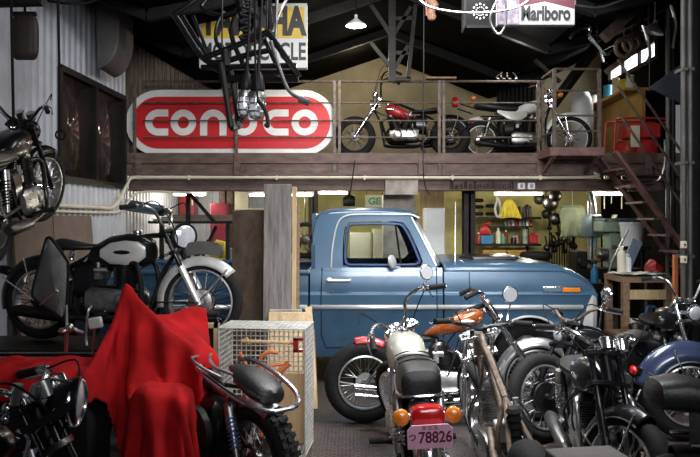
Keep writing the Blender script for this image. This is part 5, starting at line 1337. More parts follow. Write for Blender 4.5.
board(270, 302, 309, 5.95, 6.1, .03, 'concrete', 'plank', 'greyish board end leaning behind the wide pale board', 'board')
mb = MB(); mb.beam(P(318, 413, 5.75)+V((-.03, 0, .03)), P(308.5, 307, 6.15), .06, .03, up=(0, 1, 0)); solo(mb, 'plank', 'pale_wood', 'narrow pale plank leaning right of the wire cage', 'board', bevel=.003)
mb = MB(); mb.beam(P(322, 405, 6.1)+V((-.05, 0, .0)), P(313, 330, 6.4), .03, .03, up=(0, 1, 0)); solo(mb, 'batten', 'wood', 'thin brown batten leaning under the pickup flank', 'board', bevel=.003)
fp = thing('framed_panel', 'dark panel in a pale wooden frame propped left of the wire cage', 'panel', P(208, 440, 5.05)); ob = fp.location.copy(); ob.z = 0; fp.location.z = 0
a, b = P(196, 323, 5.05)-ob, P(218.5, 323, 5.05)-ob
mb = MB(); mb.bb((a.x, -.0, 0), (b.x, .012, a.z-.01)); mb.build('panel', 'black_matte', fp)
mb = MB()
for x in (a.x+.015, b.x-.015): mb.bb((x-.018, -.015, 0), (x+.018, .02, a.z))
mb.bb((a.x, -.015, a.z-.035), (b.x, .02, a.z)); mb.build('frame', 'pale_wood', fp)
cg = thing('wire_cage', 'open white wire mesh cage standing before the pale boards', 'basket', (P(267, 0, 4.95).x, 4.95, .045), (0, 0, math.radians(-6)))
cw, cd, ch = .6, .34, .86
def wires(mb, o, u, v, nu, nv, r_):
    o, u, v = V(o), V(u), V(v)
    for i in range(nu+1): mb.tube([o+u*i/nu, o+u*i/nu+v], r_, 4)
    for i in range(nv+1): mb.tube([o+v*i/nv, o+v*i/nv+u], r_, 4)
for (o_, u_, v_, nu, nv) in (((-cw/2, cd/2, 0), (cw, 0, 0), (0, 0, ch), 17, 24), ((-cw/2, -cd/2, 0), (0, cd, 0), (0, 0, ch), 10, 24), ((cw/2, -cd/2, 0), (0, cd, 0), (0, 0, ch), 10, 24), ((-cw/2, -cd/2, ch), (cw, 0, 0), (0, cd, 0), 17, 10), ((-cw/2, -cd/2, 0), (cw, 0, 0), (0, cd, 0), 17, 10)):
    mb = MB(); wires(mb, o_, u_, v_, nu, nv, .0042); mb.build('mesh_panel', 'wire', cg, smooth=False)
mb = MB()
for y in (-cd/2, cd/2): mb.tube([(-cw/2, y, 0), (cw/2, y, 0), (cw/2, y, ch), (-cw/2, y, ch)], .008, 6, True)
for x in (-cw/2, cw/2):
    for z in (0, ch): mb.tube([(x, -cd/2, z), (x, cd/2, z)], .008, 6)
mb.build('rim', 'wire', cg)
# things kept in the cage
Yc = 4.95
mb = MB(); q = P(278, 0, Yc); mb.bb((q.x, Yc+.02, .06), (q.x+.2, Yc+.06, .56)); solo(mb, 'board', 'pale_wood', 'short pale board standing inside the wire cage', 'board', bevel=.003)
mb = MB(); mb.tube(spline([P(262, 385, Yc-.05), P(260, 365, Yc-.05), P(262, 356, Yc-.05), P(270, 352, Yc-.05), P(278, 353, Yc-.05)], 5), .014, 8); mb.tube(spline([P(259, 371, Yc-.05), P(270, 366, Yc-.02), P(288, 363, Yc)], 5), .012, 8); mb.tube([P(274, 377, Yc-.05), P(289, 363, Yc-.03)], .022, 10); mb.tube([P(240, 352, Yc-.05), P(247, 366, Yc-.05), P(262, 370, Yc-.05)], .012, 8); mb.tube([P(262, 385, Yc-.05), V((P(262, 0, Yc).x, Yc-.05, .06))], .012, 8)
solo(mb, 'clamp', 'orange_tool', 'orange bent-tube clamp frame inside the wire cage', 'tool')
mb = MB(); mb.tube([P(242, 341, Yc+.0), P(297, 343, Yc+.0)], .013, 8); mb.tube([P(242, 341, Yc), P(247, 338, Yc), P(249, 344, Yc)], .01, 6); h_ = solo(mb, 'wooden_rod', 'pale_wood', 'wooden rod lying across the upper part of the wire cage', 'tool')
mb = MB(); q = P(297, 350, Yc); mb.bb((q.x-.02, Yc-.1, q.z), (q.x+.015, Yc-.07, q.z+.1)); mb.bb((q.x-.02, Yc-.1, q.z), (q.x+.05, Yc-.07, q.z+.02)); mb.bb((q.x-.02, Yc-.1, q.z+.08), (q.x+.05, Yc-.07, q.z+.1)); solo(mb, 'bracket', 'red_paint', 'small red bracket hung near the top right of the wire cage', 'bracket', bevel=.003)
mb = MB(); mb.tube([P(268, 457, 4.55), P(283, 444, 4.6)], .018, 8); q = P(283, 444, 4.6); mb.tube([q, q+V((.1, .02, .01))], .008, 6); mb.v = [V((p.x, p.y, p.z-.06)) for p in mb.v]; zmin = min(p.z for p in mb.v); mb.v = [V((p.x, p.y, p.z-zmin+.002)) for p in mb.v]
solo(mb, 'screwdriver', 'orange_tool', 'orange-handled tool on the floor before the wire cage', 'tool')
# brown panels along the white wall
for k, (ya, yb) in enumerate(((6.45, 7.25), (7.27, 8.25))):
    mb = MB(); vs = []
    for (y, z, o_) in ((ya, 0, .2), (yb, 0, .2), (yb, 1.7, .07), (ya, 1.7, .07)): vs.append(wl(y, z, o_))
    vs += [q+V((-.03, 0, 0)) for q in vs]; mb.add(vs, [(0, 1, 2, 3), (4, 5, 6, 7), (0, 1, 5, 4), (1, 2, 6, 5), (2, 3, 7, 6), (3, 0, 4, 7)])
    solo(mb, 'board', 'cardboard', 'brown board leaning on the white corrugated wall, %s the hung motorcycle' % ('below' if k == 0 else 'right of'), 'board')
# pale box top in front
mb = MB(); c = V((.805, 2.14, 0)); R_ = Matrix.Rotation(math.radians(9), 3, 'Z'); mb.box(c+V((0, 0, .44)), (.235, .46, .875), R=R_)
cr = solo(mb, 'carton', 'grey_box', 'plain pale grey carton nearest the camera at the bottom edge', 'box', bevel=.006)

# ------------------------------------------------------------------ workshop under the deck
def tube_lamp(px0, px1, py, Y, label):
    a, b = P(px0, py, Y), P(px1, py, Y); c = (a+b)/2; L = b.x-a.x
    o = thing('pendant_tube_lamp', label, 'lamp', c)
    mb = MB(); mb.tube([(-L/2, 0, 0), (L/2, 0, 0)], .02, 10); mb.build('tube', 'tube_light', o)
    mb = MB(); mb.bb((-L/2-.03, -.05, .03), (L/2+.03, .05, .07)); mb.bb((-L/2-.03, -.02, -.02), (-L/2, .02, .04)); mb.bb((L/2, -.02, -.02), (L/2+.03, .02, .04)); mb.bb((-.02, -.02, .07), (.02, .02, 2.47-c.z)); mb.build('housing', 'white_paint', o)
    for t in (-.3, .3):
        l = bpy.data.lights.new('lamp_light', 'POINT'); l.energy = 18; l.color = (1, .95, .78); l.shadow_soft_size = .06
        lo = bpy.data.objects.new('lamp_light', l); C.objects.link(lo); lo.location = c+V((L*t, -.02, -.09))
    return o
tube_lamp(495, 541, 194, 11.4, 'glowing fluorescent tube lamp above the workshop shelves')
tube_lamp(250, 312, 195, 11.4, 'glowing fluorescent tube lamp behind the grey timber slab')
tube_lamp(175, 205, 194.5, 11.8, 'fluorescent tube lamp over the red wall cabinet')
tube_lamp(320, 346, 192.5, 10.25, 'fluorescent tube lamp above the blue cab roof')
tube_lamp(590, 625, 194, 10.9, 'fluorescent tube lamp above the drill press')

# shelving on the yellow wall
YS = 12.75
xa, xb = P(474, 0, YS).x, P(531, 0, YS).x
sh = thing('shelving', 'dark shelving with two loaded shelves against the yellow wall', 'shelf', ((xa+xb)/2, YS+.2, 0))
W2 = (xb-xa)/2
Z1, Z2, Z3 = P(0, 217, YS).z, P(0, 243.5, YS).z, P(0, 259, YS).z
for z in (Z1, Z2, Z3): mb = MB(); mb.bb((-W2-.05, -.38, z-.04), (W2+.14, .2, z)); mb.build('shelf', 'black_steel', sh)
for x in (-W2, W2+.02):
    mb = MB(); mb.bb((x-.03, .12, 0), (x+.02, .18, 1.95)); mb.build('upright', 'black_steel', sh)
Z15 = P(0, 226, YS).z
mb = MB(); mb.bb((-.25, -.3, Z15-.025), (W2, .2, Z15)); mb.build('shelf', 'black_steel', sh)
def bottle(x, y, z, h, r_, m, label, cat='bottle', capm='white_paint', group=None):
    o = thing('bottle' if cat == 'bottle' else cat.replace(' ', '_'), label, cat, (x, y, z), group=group)
    mb = MB(); mb.lathe([(0, 0), (r_, 0), (r_, h*.68), (r_*.8, h*.78), (r_*.4, h*.84), (r_*.4, h*.88), (0, h*.88)], (0, 0, 0), (0, 0, 1), 14); mb.build('body', m, o)
    mb = MB(); mb.cyl((0, 0, h*.86), (0, 0, h), r_*.5, n=12); mb.build('cap', capm, o)
    return o
def can(x, y, z, h, r_, m, label, cat='can', group=None):
    mb = MB(); mb.lathe([(0, 0), (r_, 0), (r_, h*.03), (r_*.97, h*.05), (r_*.97, h*.95), (r_, h*.97), (r_, h), (r_*.9, h), (r_*.9, h*.96), (0, h*.96)], (x, y, z), (0, 0, 1), 16)
    return solo(mb, 'can' if cat == 'can' else cat.replace(' ', '_'), m, label, cat, group)
cols = ['green_plastic', 'pink_plastic', 'white_paint', 'red_paint', 'pink_plastic', 'green_plastic', 'white_paint', 'red_paint']
words = {'green_plastic': 'green', 'pink_plastic': 'pink', 'white_paint': 'white', 'red_paint': 'red'}
pos = ['first', 'second', 'third', 'fourth', 'fifth', 'sixth', 'seventh', 'eighth']
for k in range(8):
    q = P(506.5+k*3.6, 0, YS); can(q.x, YS+.05, Z15+.002, .11, .027, cols[k], '%s spray can, %s from the left on the short middle shelf' % (words[cols[k]], pos[k]), 'can', 'spray cans on the short shelf')
for px, h, r_, m, lb in ((477.5, .2, .04, 'red_paint', 'red bottle at the left end of the lower workshop shelf'), (497.5, .28, .045, 'cream', 'tall cream bottle behind the blue bin'), (502.5, .16, .042, 'green_plastic', 'small green bottle right of the tall cream one'), (506.5, .24, .035, 'plum', 'slim dark red bottle on the lower workshop shelf'), (513, .13, .05, 'black_paint', 'squat black bottle on the lower workshop shelf'), (517, .15, .04, 'pink_plastic', 'small pink bottle on the lower workshop shelf')):
    bottle(P(px, 0, YS).x, YS-.1 if px < 490 else YS-.05+(.09 if px in (506.5, 517) else 0), Z2+.003, h, r_, m, lb)
q = P(524.5, 0, YS); can(q.x, YS-.05, Z2+.002, .13, .05, 'machine_green', 'lower of two pale green cans stacked on the workshop shelf'); can(q.x, YS-.05, Z2+.134, .13, .05, 'machine_green', 'upper of two pale green cans stacked on the workshop shelf')
mb = MB(); a, b = P(481, 0, YS-.1).x, P(493, 0, YS-.1).x; mb.prism([(a+.01, Z2+.002), (b-.01, Z2+.002), (b, Z2+.14), (a, Z2+.14)], (0, YS+.1, 0), (1, 0, 0), (0, 0, 1), .2); mb.bb((a-.005, YS-.1, Z2+.13), (b+.005, YS+.1, Z2+.15)); solo(mb, 'storage_bin', 'blue_plastic', 'dark blue storage bin on the lower workshop shelf', 'bin')
mb = MB(); a = P(476, 0, YS).x; a += .06; mb.blob([(a, .07, Z2+.153, Z2+.3, YS), (a+.12, .08, Z2+.153, Z2+.36, YS), (a+.19, .07, Z2+.153, Z2+.26, YS)], 14, .6); mb.tube([(a+.05, YS-.05, Z2+.34), (a+.2, YS-.05, Z2+.37)], .02, 8); solo(mb, 'toolbox', 'generator_red', 'red tool case on top of the blue storage bin', 'toolbox')
mb = MB(); a, b = P(531.5, 0, YS).x, P(540, 0, YS).x; mb.bb((a-.06, YS-.12, Z2+.002), (b-.06, YS+.08, Z2+.16)); mb.bb((a-.03, YS-.08, Z2+.155), (b-.11, YS-.0, Z2+.2)); solo(mb, 'jerry_can', 'generator_red', 'red can at the right end of the lower workshop shelf', 'can', bevel=.015)
for k, (px, py) in enumerate(((478, 216), (478, 209), (478, 202.5), (491, 216), (491, 208))):
    q = P(px, py, YS-.05); mb = MB(); mb.torus((q.x, YS-.05, q.z+.038), .07, .034, (0, 0, 1), 24, 10, 1.0)
    solo(mb, 'tire', 'rubber' if k % 2 else 'black_steel', 'small black tyre on the top workshop shelf, %s' % ('bottom of the left stack', 'middle of the left stack', 'top of the left stack', 'bottom of the right stack', 'top of the right stack')[k], 'tire', 'tyres on the top shelf')
# yellow cloth hanging
rows = []
for i in range(15):
    t = i/14; w_ = .06+.13*t**.7; row = []
    for j in range(13):
        s_ = -1+j/6; q = P(508.5, 199+18.5*t, YS-.34); row.append(q+V((s_*w_+.03*t, .03*math.sin(j*1.9)*t-.03, .02*abs(s_)*-1)))
    rows.append(row)
mb = MB(); mb.grid(rows); solo(mb, 'hanging_jacket', 'yellow_cloth', 'yellow jacket hanging above the top workshop shelf', 'jacket', solid=.01)
mb = MB(); mb.tube(spline([P(497, 200, YS-.2), P(495, 210, YS-.2), P(498, 217, YS-.3), P(501, 212, YS-.3), P(499, 200, YS-.2)], 5, True), .022, 8, True); mb.tube([P(496, 190, YS-.2), P(497, 202, YS-.2)], .015, 6)
solo(mb, 'hanging_hose', 'white_paint', 'pale coiled hose hanging left of the yellow jacket', 'hose')
for k, (px0, px1) in enumerate(((483, 505), (507, 525))):
    a, b = P(px0, 0, YS-.1).x, P(px1, 0, YS-.1).x; mb = MB(); mb.bb((a, YS-.15, Z3), (b, YS+.2, Z3+.16)); mb.bb((a-.01, YS-.16, Z3+.13), (b+.01, YS+.21, Z3+.17))
    solo(mb, 'box', 'mustard', 'tan lidded box on the bottom shelf, %s' % ('left one' if k == 0 else 'right one beside the tyres'), 'box', 'tan boxes on the bottom shelf')
for k in range(3):
    q = P(531, 0, 12.3); mb = MB(); mb.torus((q.x+.05, 12.2, Z3-.22+k*.151), .2, .075, (0, 0, 1), 28, 10, 1.0); o = solo(mb, 'tire', 'rubber', 'black tyre in the stack below the red can, %s' % ('bottom', 'middle', 'top')[k], 'tire', 'stacked tyres at the shelf end')
mb = MB(); q = P(531, 0, 12.3); mb.bb((q.x-.2, 11.95, 0), (q.x+.3, 12.45, Z3-.296)); solo(mb, 'cabinet', 'black_steel', 'low black cabinet under the stacked tyres', 'cabinet')
# items on the top shelf right
for k in range(7):
    px = 515+k*2.6; q = P(px, 0, YS); mb = MB(); h = .12+.07*random.random()
    mb.tube([(q.x, YS+.02*(k % 3), Z1+.003), (q.x+.02*(k % 2)-.01, YS+.02*(k % 3), Z1+h)], [.02, .014], 8); mb.ball((q.x+.02*(k % 2)-.01, YS+.02*(k % 3), Z1+h), .022, 8, 6)
    solo(mb, 'machine_part', 'dark_alu', 'small grey machine part on the top workshop shelf', 'part', 'machine parts on the top shelf')
# white cabinets, lockers
def locker(px0, px1, pyt, Y, dep, m, name, label, cat, zb=0, hm='dull_chrome', doors=1):
    a, b = P(px0, pyt, Y), P(px1, pyt, Y); w_ = b.x-a.x; h = a.z-zb
    o = thing(name, label, cat, ((a.x+b.x)/2, Y+dep/2, zb))
    mb = MB(); mb.bb((-w_/2, -dep/2+.02, 0), (w_/2, dep/2, h)); mb.build('body', m, o, bevel=.006)
    for k in range(doors):
        xa_, xb_ = -w_/2+w_/doors*k+.008, -w_/2+w_/doors*(k+1)-.008
        mb = MB(); mb.bb((xa_, -dep/2, .02), (xb_, -dep/2+.018, h-.012)); d_ = mb.build('door', m, o, bevel=.004)
        mb = MB(); mb.bb((xb_-.05, -dep/2-.02, h*.5), (xb_-.03, -dep/2, h*.5+.1)); mb.build('handle', hm, d_)
    return o
locker(425, 445, 208, 10.7, .35, 'white_panel', 'locker', 'tall narrow white locker right of the pickup windshield', 'locker')
locker(350, 371, 232.5, 11.1, .4, 'cream', 'cabinet', 'cream cabinet with louvred door seen through the cab window', 'cabinet')
locker(373, 386, 229, 11.1, .4, 'cream', 'cabinet', 'narrower cream cabinet right of the louvred one', 'cabinet')
mb = MB(); a, b = P(420, 189, 11.2), P(444, 209, 11.2); mb.bb((a.x, 11.2, 0), (b.x, 11.24, a.z)); solo(mb, 'board', 'pale_wood', 'tan wooden board standing behind the white locker', 'board')
mb = MB(); a, b = P(365, 195, 12.2), P(384, 208, 12.2); w_ = b.x-a.x
sgn = thing('sticker_sign', 'small yellow sign with green letters hung above the blue cab roof', 'sign', ((a.x+b.x)/2, 12.2, b.z))
mb = MB(); mb.bb((-w_/2, 0, 0), (w_/2, .02, a.z-b.z)); mb.build('board', 'cream', sgn); lettering('GE', .16, 'lettering', 'green_plastic', sgn, Matrix.Translation((0, -.002, (a.z-b.z)/2)) @ FACE, .002, .008, 1.1)
mb = MB()
for x in (-w_/2+.03, w_/2-.03): mb.tube([(x, .01, a.z-b.z-.01), (x, .01, 2.47-b.z)], .005, 5)
mb.build('cord', 'black_steel', sgn)
q = P(349, 206, 11.6); mb = MB(); mb.blob([(q.x-.1, .08, q.z, q.z+.14, 11.6), (q.x, .11, q.z-.01, q.z+.2, 11.6), (q.x+.1, .09, q.z, q.z+.16, 11.6)], 14, .7); mb.cyl((q.x, 11.6, q.z+.15), (q.x, 11.6, 2.47), .015, n=8); solo(mb, 'hanging_hoist', 'black_steel', 'black hoist motor hanging above the pickup cab roof', 'hoist')
# long dark bench behind the pickup
bn = thing('workbench', 'long dark workbench running behind the blue pickup hood', 'workbench', (2.55, 11.6, 0))
mb = MB(); mb.bb((-1.0, -.3, .9), (.75, .3, .97)); mb.build('worktop', 'black_steel', bn)
for x in (-.95, .7):
    for y in (-.26, .26): mb = MB(); mb.bb((x-.04, y-.04, 0), (x+.04, y+.04, .9)); mb.build('leg', 'black_steel', bn)
# red cabinets, timber rack and blue bundle at the left
locker(179, 195, 195.5, 13.0, .3, 'red_paint', 'mounted_cabinet', 'small red wall cabinet high on the white corrugated wall', 'cabinet', zb=P(0, 215, 13.0).z)
locker(210, 226, 203, 11.9, .4, 'plum', 'tool_cabinet', 'taller dark red cabinet beside the rusty brown post', 'cabinet')
mb = MB(); a, b = P(235, 192, 12.9), P(248, 208, 12.9); mb.bb((a.x, 12.9, b.z), (b.x, 13.1, a.z)); mb.bb((a.x-.02, 12.88, b.z-.03), (b.x+.3, 13.38, b.z)); o = solo(mb, 'mounted_box', 'cream', 'cream box on a bracket high on the back wall', 'box')
rk = thing('timber_rack', 'steel rack of thin timber lengths along the white wall', 'rack', (-2.3, 10.6, 0))
for x in (-.55, -.15, .45):
    mb = MB(); mb.bb((x-.03, -.03, 0), (x+.03, .03, 1.64 if x != -.15 else 2.06)); mb.build('upright', 'black_steel', rk)
mb = MB(); mb.bb((-.75, -.04, 1.6), (.6, .3, 1.64)); mb.build('arm', 'black_steel', rk)
mb = MB(); mb.beam((-.12, 0, 2.05), (.25, 0, 1.62), .05, .05); mb.build('brace', 'black_steel', rk)
for k in range(9):
    z = 1.642+.032*(k//3); mb = MB(); y = 10.68+.09*(k % 3)
    mb.beam((-3.0+.04*k, y, z+.015), (-1.75+.05*(k % 4), y, z+.015), .06, .028); solo(mb, 'timber', 'wood' if k % 2 else 'grey_timber', 'thin timber length lying on the steel rack by the white wall', 'timber', 'timber on the steel rack')
for k in range(3):
    mb = MB(); mb.tube([P(112, 199+3.6*k, 9.95+.08*k), P(164, 208+3.2*k, 10.0+.08*k)], .034, 10); solo(mb, 'pipe', 'grey_blue', 'blue-grey pipe slung under the deck at the white wall, %s of three' % ('topmost', 'middle', 'lowest')[k], 'pipe', 'blue-grey pipes under the deck')
for k, (a, b, Y) in enumerate((((190, 226), (196, 255), 10.9), ((203, 255), (216, 226), 10.9), ((196, 258), (209, 240), 10.7), ((187, 240), (200, 262), 10.8))):
    q0, q1 = P(*a, Y), P(*b, Y); lo = min((q0, q1), key=lambda q: q.z); mb = MB(); mb.tube([q0, q1], .03, 8); mb.tube([lo, V((lo.x, Y, 0))], .02, 8)
    solo(mb, 'stand', 'black_steel', 'dark slanting steel stand in front of the white back wall, %s' % ('leftmost', 'rightmost', 'lowest', 'leaning one')[k], 'stand', 'slanting stands')
for k, (px, m, lb) in enumerate(((228, 'grey_blue', 'grey-blue crate on the floor beside the rusty brown post'), (222, 'yellow_cloth', 'yellow bag slumped before the taller red cabinet'))):
    q = P(px, 0, 11.2); mb = MB()
    if k == 0: mb.bb((q.x-.1, 11.2, 0), (q.x+.12, 11.5, 1.2))
    else: mb.blob([(q.x-.16, .05, 1.08, 1.2, 11.0), (q.x-.05, .1, 1.05, 1.35, 11.0), (q.x+.08, .1, 1.05, 1.32, 11.0), (q.x+.14, .05, 1.08, 1.2, 11.0)], 14, .8); mb.bb((q.x-.1, 10.95, 0), (q.x+.1, 11.08, 1.06))
    solo(mb, 'crate' if k == 0 else 'bag', m, lb, 'crate' if k == 0 else 'bag')
for k in range(5):
    q = P(241.5+k*5.6, 190.5, 9.72); can(q.x, 9.66, 2.221, .085, .028, 'white_panel' if k % 2 else 'grey_blue', 'little pale pot standing on the beam left of the grey slab', 'pot', 'pots on the beam')
for k in range(14):
    q = P(452+k*4.6, 0, 9.66); mb = MB(); h = .05+.05*random.random(); mb.cyl((q.x, 9.65, 2.086), (q.x, 9.65, 2.086+h), .02, .014, 8); solo(mb, 'socket', 'dark_alu', 'small dark socket standing on the lower beam flange', 'tool', 'sockets on the beam')
for k, px in enumerate((521.5, 531.5)):
    q = P(px, 186, 9.66); mb = MB(); mb.bb((q.x-.05, 9.655, q.z-.045), (q.x+.05, 9.695, q.z+.045)); o = solo(mb, 'wall_socket', 'white_panel', '%s small white outlet box on the brown beam' % ('left' if k == 0 else 'right'), 'outlet', 'outlets on the beam', bevel=.006)
    mb = MB(); mb.bb((-.02, -.025, .02), (.02, -.019, .07)); mb.build('cover', 'grey_box', o)
for k, (px, py, r_) in enumerate(((604, 212, .2), (613, 219, .24))):
    q = P(px, py, 11.3+.3*k); mb = MB(); mb.torus(q, r_, .035, (.2, -1, 0), 26, 8, 1.6, a0=.2, a1=2.9); mb.tube([q+V((-r_*.6, .0, r_*.7)), V((q.x-r_*.6, q.y, 2.46))], .008, 5); mb.tube([q+V((r_*.6, .0, r_*.7)), V((q.x+r_*.6, q.y, 2.46))], .008, 5)
    solo(mb, 'hanging_belt_guard', 'cream' if k else 'olive', ('larger cream' if k else 'smaller olive')+' curved belt guard hung behind the stairs', 'part')
q = P(652, 33, 8.9); mb = MB(); mb.lathe([(.14, 0), (.13, .03), (.07, .09), (.03, .12), (.03, .16), (0, .16)], q, (.25, -.2, 1), 22); mb.tube([q+V((.03, -.02, .14)), V((q.x+.03, 8.88, roofz(q.x+.03)-.005))], .008, 6); solo(mb, 'pendant_lamp', 'white_paint', 'white metal lamp shade hung high before the long window', 'lamp')
for k in range(3):
    q = P(624+8*k, 48-4*k, 8.8+.13*k); mb = MB(); mb.torus(q, .11, .03, (.1, -1, .1*k), 24, 8); mb.tube([q+V((0, 0, .12)), V((q.x, q.y, roofz(q.x)-.005))], .006, 5)
    solo(mb, 'hanging_coil', 'rust', 'rusty coil of chain hung left of the white lamp shade, %s' % ('leftmost', 'middle', 'rightmost')[k], 'chain', 'rusty coils under the roof')
# spare wheels seen left of the cab
for k, (px, py) in enumerate(((305, 240), (312, 252))):
    q = P(px, py, 11.3+.3*k); o = thing('spare_wheel', 'dark spoked spare wheel hung left of the cab, %s one' % ('upper' if k == 0 else 'lower'), 'wheel', q)
    wheel(o, (0, 0, 0), .3, .08, 1, 'black_steel', 'dark_alu')
    mb = MB(); mb.tube([(0, .02, .22), (0, .02, 2.47-q.z)], .008, 6); mb.build('hanger', 'black_steel', o)
# drill press
x = P(592, 0, 10.8).x
dp = thing('drill_press', 'tall grey drill press behind the pickup nose', 'machine', (x, 10.8, 0))
mb = MB(); mb.bb((-.2, -.25, 0), (.2, .25, .5)); mb.build('base', 'black_steel', dp, bevel=.02)
mb = MB(); mb.cyl((0, .08, .5), (0, .08, 1.95), .045, n=16); mb.build('column', 'dull_chrome', dp)
mb = MB(); mb.cyl((0, -.1, 1.02), (0, -.1, 1.05), .17, n=24); mb.bb((-.04, -.1, .98), (.04, .1, 1.03)); mb.build('table', 'dark_alu', dp)
mb = MB(); mb.blob([(-.11, .18, 1.42, 1.68), (-.08, .24, 1.38, 1.74), (.08, .24, 1.38, 1.74), (.11, .18, 1.42, 1.68)], 16, .45); mb.cyl((0, -.14, 1.2), (0, -.14, 1.42), .03, n=12); mb.cyl((0, -.14, 1.1), (0, -.14, 1.2), .012, n=8); mb.build('head', 'grey_blue', dp)
mb = MB()
for i in range(3): a = i*2.09+.4; mb.tube([(.12, -.1, 1.45), (.14, -.1+.15*math.cos(a), 1.45+.15*math.sin(a))], .009, 6); mb.ball((.14, -.1+.15*math.cos(a), 1.45+.15*math.sin(a)), .02, 8, 6)
mb.build('feed_handle', 'chrome', dp)
mb = MB(); mb.tube(spline([(0, .05, 1.95), (-.05, 0, 2.03), (-.03, -.05, 2.06), (.02, -.02, 1.9), (.03, -.1, 1.6)], 5), .03, 8); mb.build('hose', 'dull_chrome', dp)
# lathe
lt = thing('lathe', 'dark lathe with pale green headstock under the stairs', 'machine', (P(606, 0, 10.3).x, 10.3, 0))
mb = MB(); mb.bb((-.75, -.22, .8), (.5, .22, .95)); mb.build('bed', 'black_steel', lt, bevel=.01)
for x in (-.65, .4): mb = MB(); mb.bb((x-.12, -.2, 0), (x+.12, .2, .8)); mb.build('leg', 'black_steel', lt, bevel=.01)
mb = MB(); mb.bb((-.12, -.2, 1.48), (.34, .2, 1.64)); mb.bb((.0, -.15, .95), (.3, .15, 1.48)); mb.build('headstock', 'machine_green', lt, bevel=.02)
mb = MB(); mb.bb((-.1, -.23, 1.645), (.36, .2, 1.68)); mb.build('cover', 'grey_blue', lt)
mb = MB(); mb.cyl((-.02, -.05, 1.15), (-.12, -.05, 1.15), .1, n=20); mb.cyl((-.12, -.05, 1.15), (-.16, -.05, 1.15), .05, n=12); mb.build('chuck', 'dull_chrome', lt)
mb = MB(); mb.bb((-.5, -.2, .95), (-.34, .2, 1.2)); mb.cyl((-.42, -.22, 1.05), (-.42, -.28, 1.05), .07, n=16); mb.build('carriage', 'black_steel', lt, bevel=.01)
# olive sack and round machines
rows = []
for i in range(13):
    t = i/12; row = []
    for j in range(13):
        s_ = -1+j/6; q = P(572.5, 206+31*t, 11.6); row.append(q+V((s_*(.2+.02*math.sin(t*7)), .02*math.sin(j*1.4)*t, -.02*s_*s_)))
    rows.append(row)
mb = MB(); mb.grid(rows); mb.tube([P(562, 206, 11.62), P(583, 206, 11.62)], .015, 6); mb.tube([P(572, 206, 11.62), P(572, 190, 11.62)], .01, 6); solo(mb, 'hanging_tarpaulin', 'olive', 'olive green tarpaulin sheet hanging left of the drill press', 'cloth', solid=.008)
for k, (px, py, r_, Y) in enumerate(((551, 203, .13, 11.5), (540, 199, .09, 11.8), (556, 196, .09, 11.15), (547, 214, .08, 12.1), (556, 219, .1, 11.75))):
    q = P(px, py, Y); mb = MB(); mb.lathe([(0, -.05), (r_, -.05), (r_*1.05, 0), (r_*.8, .06), (r_*.3, .09), (0, .09)], q, (.25, -1, .1), 20); mb.tube([q+V((0, .06, 0)), V((q.x, Y+.06, 2.47))], .012, 6)
    solo(mb, 'hanging_drum', 'black_steel' if k % 2 else 'dark_alu', 'round grey machine cover hung right of the shelves, %s' % ('largest', 'leftmost', 'topmost', 'smallest', 'lowest')[k], 'part', 'round covers')
for k in range(12):
    px = 547+k*2.5; py = 222+random.random()*34; Y = 12.5+.12*(k % 4); q = P(px, py, Y); L_ = .1+.15*random.random()
    mb = MB(); mb.tube(spline([q, q+V((random.uniform(-.03, .03), 0, L_)), q+V((random.uniform(-.04, .04), 0, L_*1.8))], 4), .015+.012*random.random(), 7); mb.ball(q, .04+.03*random.random(), 10, 7); mb.tube([q, V((q.x, Y, 0))], .012, 6)
    solo(mb, 'machine_part', ('dark_alu', 'black_steel', 'engine_black')[k % 3], 'dark tangled machine part right of the shelves under the deck', 'part', 'tangled machine parts')
q = P(632, 246, 9.75)+V((0, 0, .002)); mb = MB(); mb.lathe([(0, 0), (.13, 0), (.165, .3), (.172, .3), (.172, .33), (.15, .33), (.15, .31), (0, .31)], q, (0, 0, 1), 24); bk = solo(mb, 'bucket', 'white_panel', 'white plastic bucket on a stand behind the stairs', 'bucket')
mb = MB(); mb.bb((q.x-.2, 9.6, q.z-.05), (q.x+.2, 9.95, q.z-.002)); 
for x in (-.16, .16): mb.bb((q.x+x-.02, 9.75, 0), (q.x+x+.02, 9.79, q.z-.04))
solo(mb, 'stand', 'black_steel', 'dark stand under the white bucket', 'stand')
mb = MB(); mb.bb((P(594.5, 0, 9.4).x-.12, 9.3, 0), (P(594.5, 0, 9.4).x+.12, 9.5, P(0, 283, 9.4).z-.002)); solo(mb, 'stand', 'black_steel', 'dark stand under the slim blue gas bottle', 'stand')
mb = MB(); mb.lathe([(0, 0), (.05, 0), (.05, .16), (.02, .22), (.015, .26), (0, .26)], P(594.5, 283, 9.4), (0, 0, 1), 16); mb.v = [V((q.x, q.y, q.z)) for q in mb.v]; solo(mb, 'gas_bottle', 'blue_plastic', 'slim blue gas bottle behind the pickup nose', 'bottle')
mb = MB(); mb.tube([P(628, 230, 8.3), P(612, 262, 8.3), P(604, 290, 8.3)], .012, 6); q = P(604, 290, 8.3); mb.tube([q, V((q.x-.1, 8.3, .0))], .012, 6); solo(mb, 'rod', 'dull_chrome', 'thin steel rod leaning between the pickup nose and the workbench', 'rod')
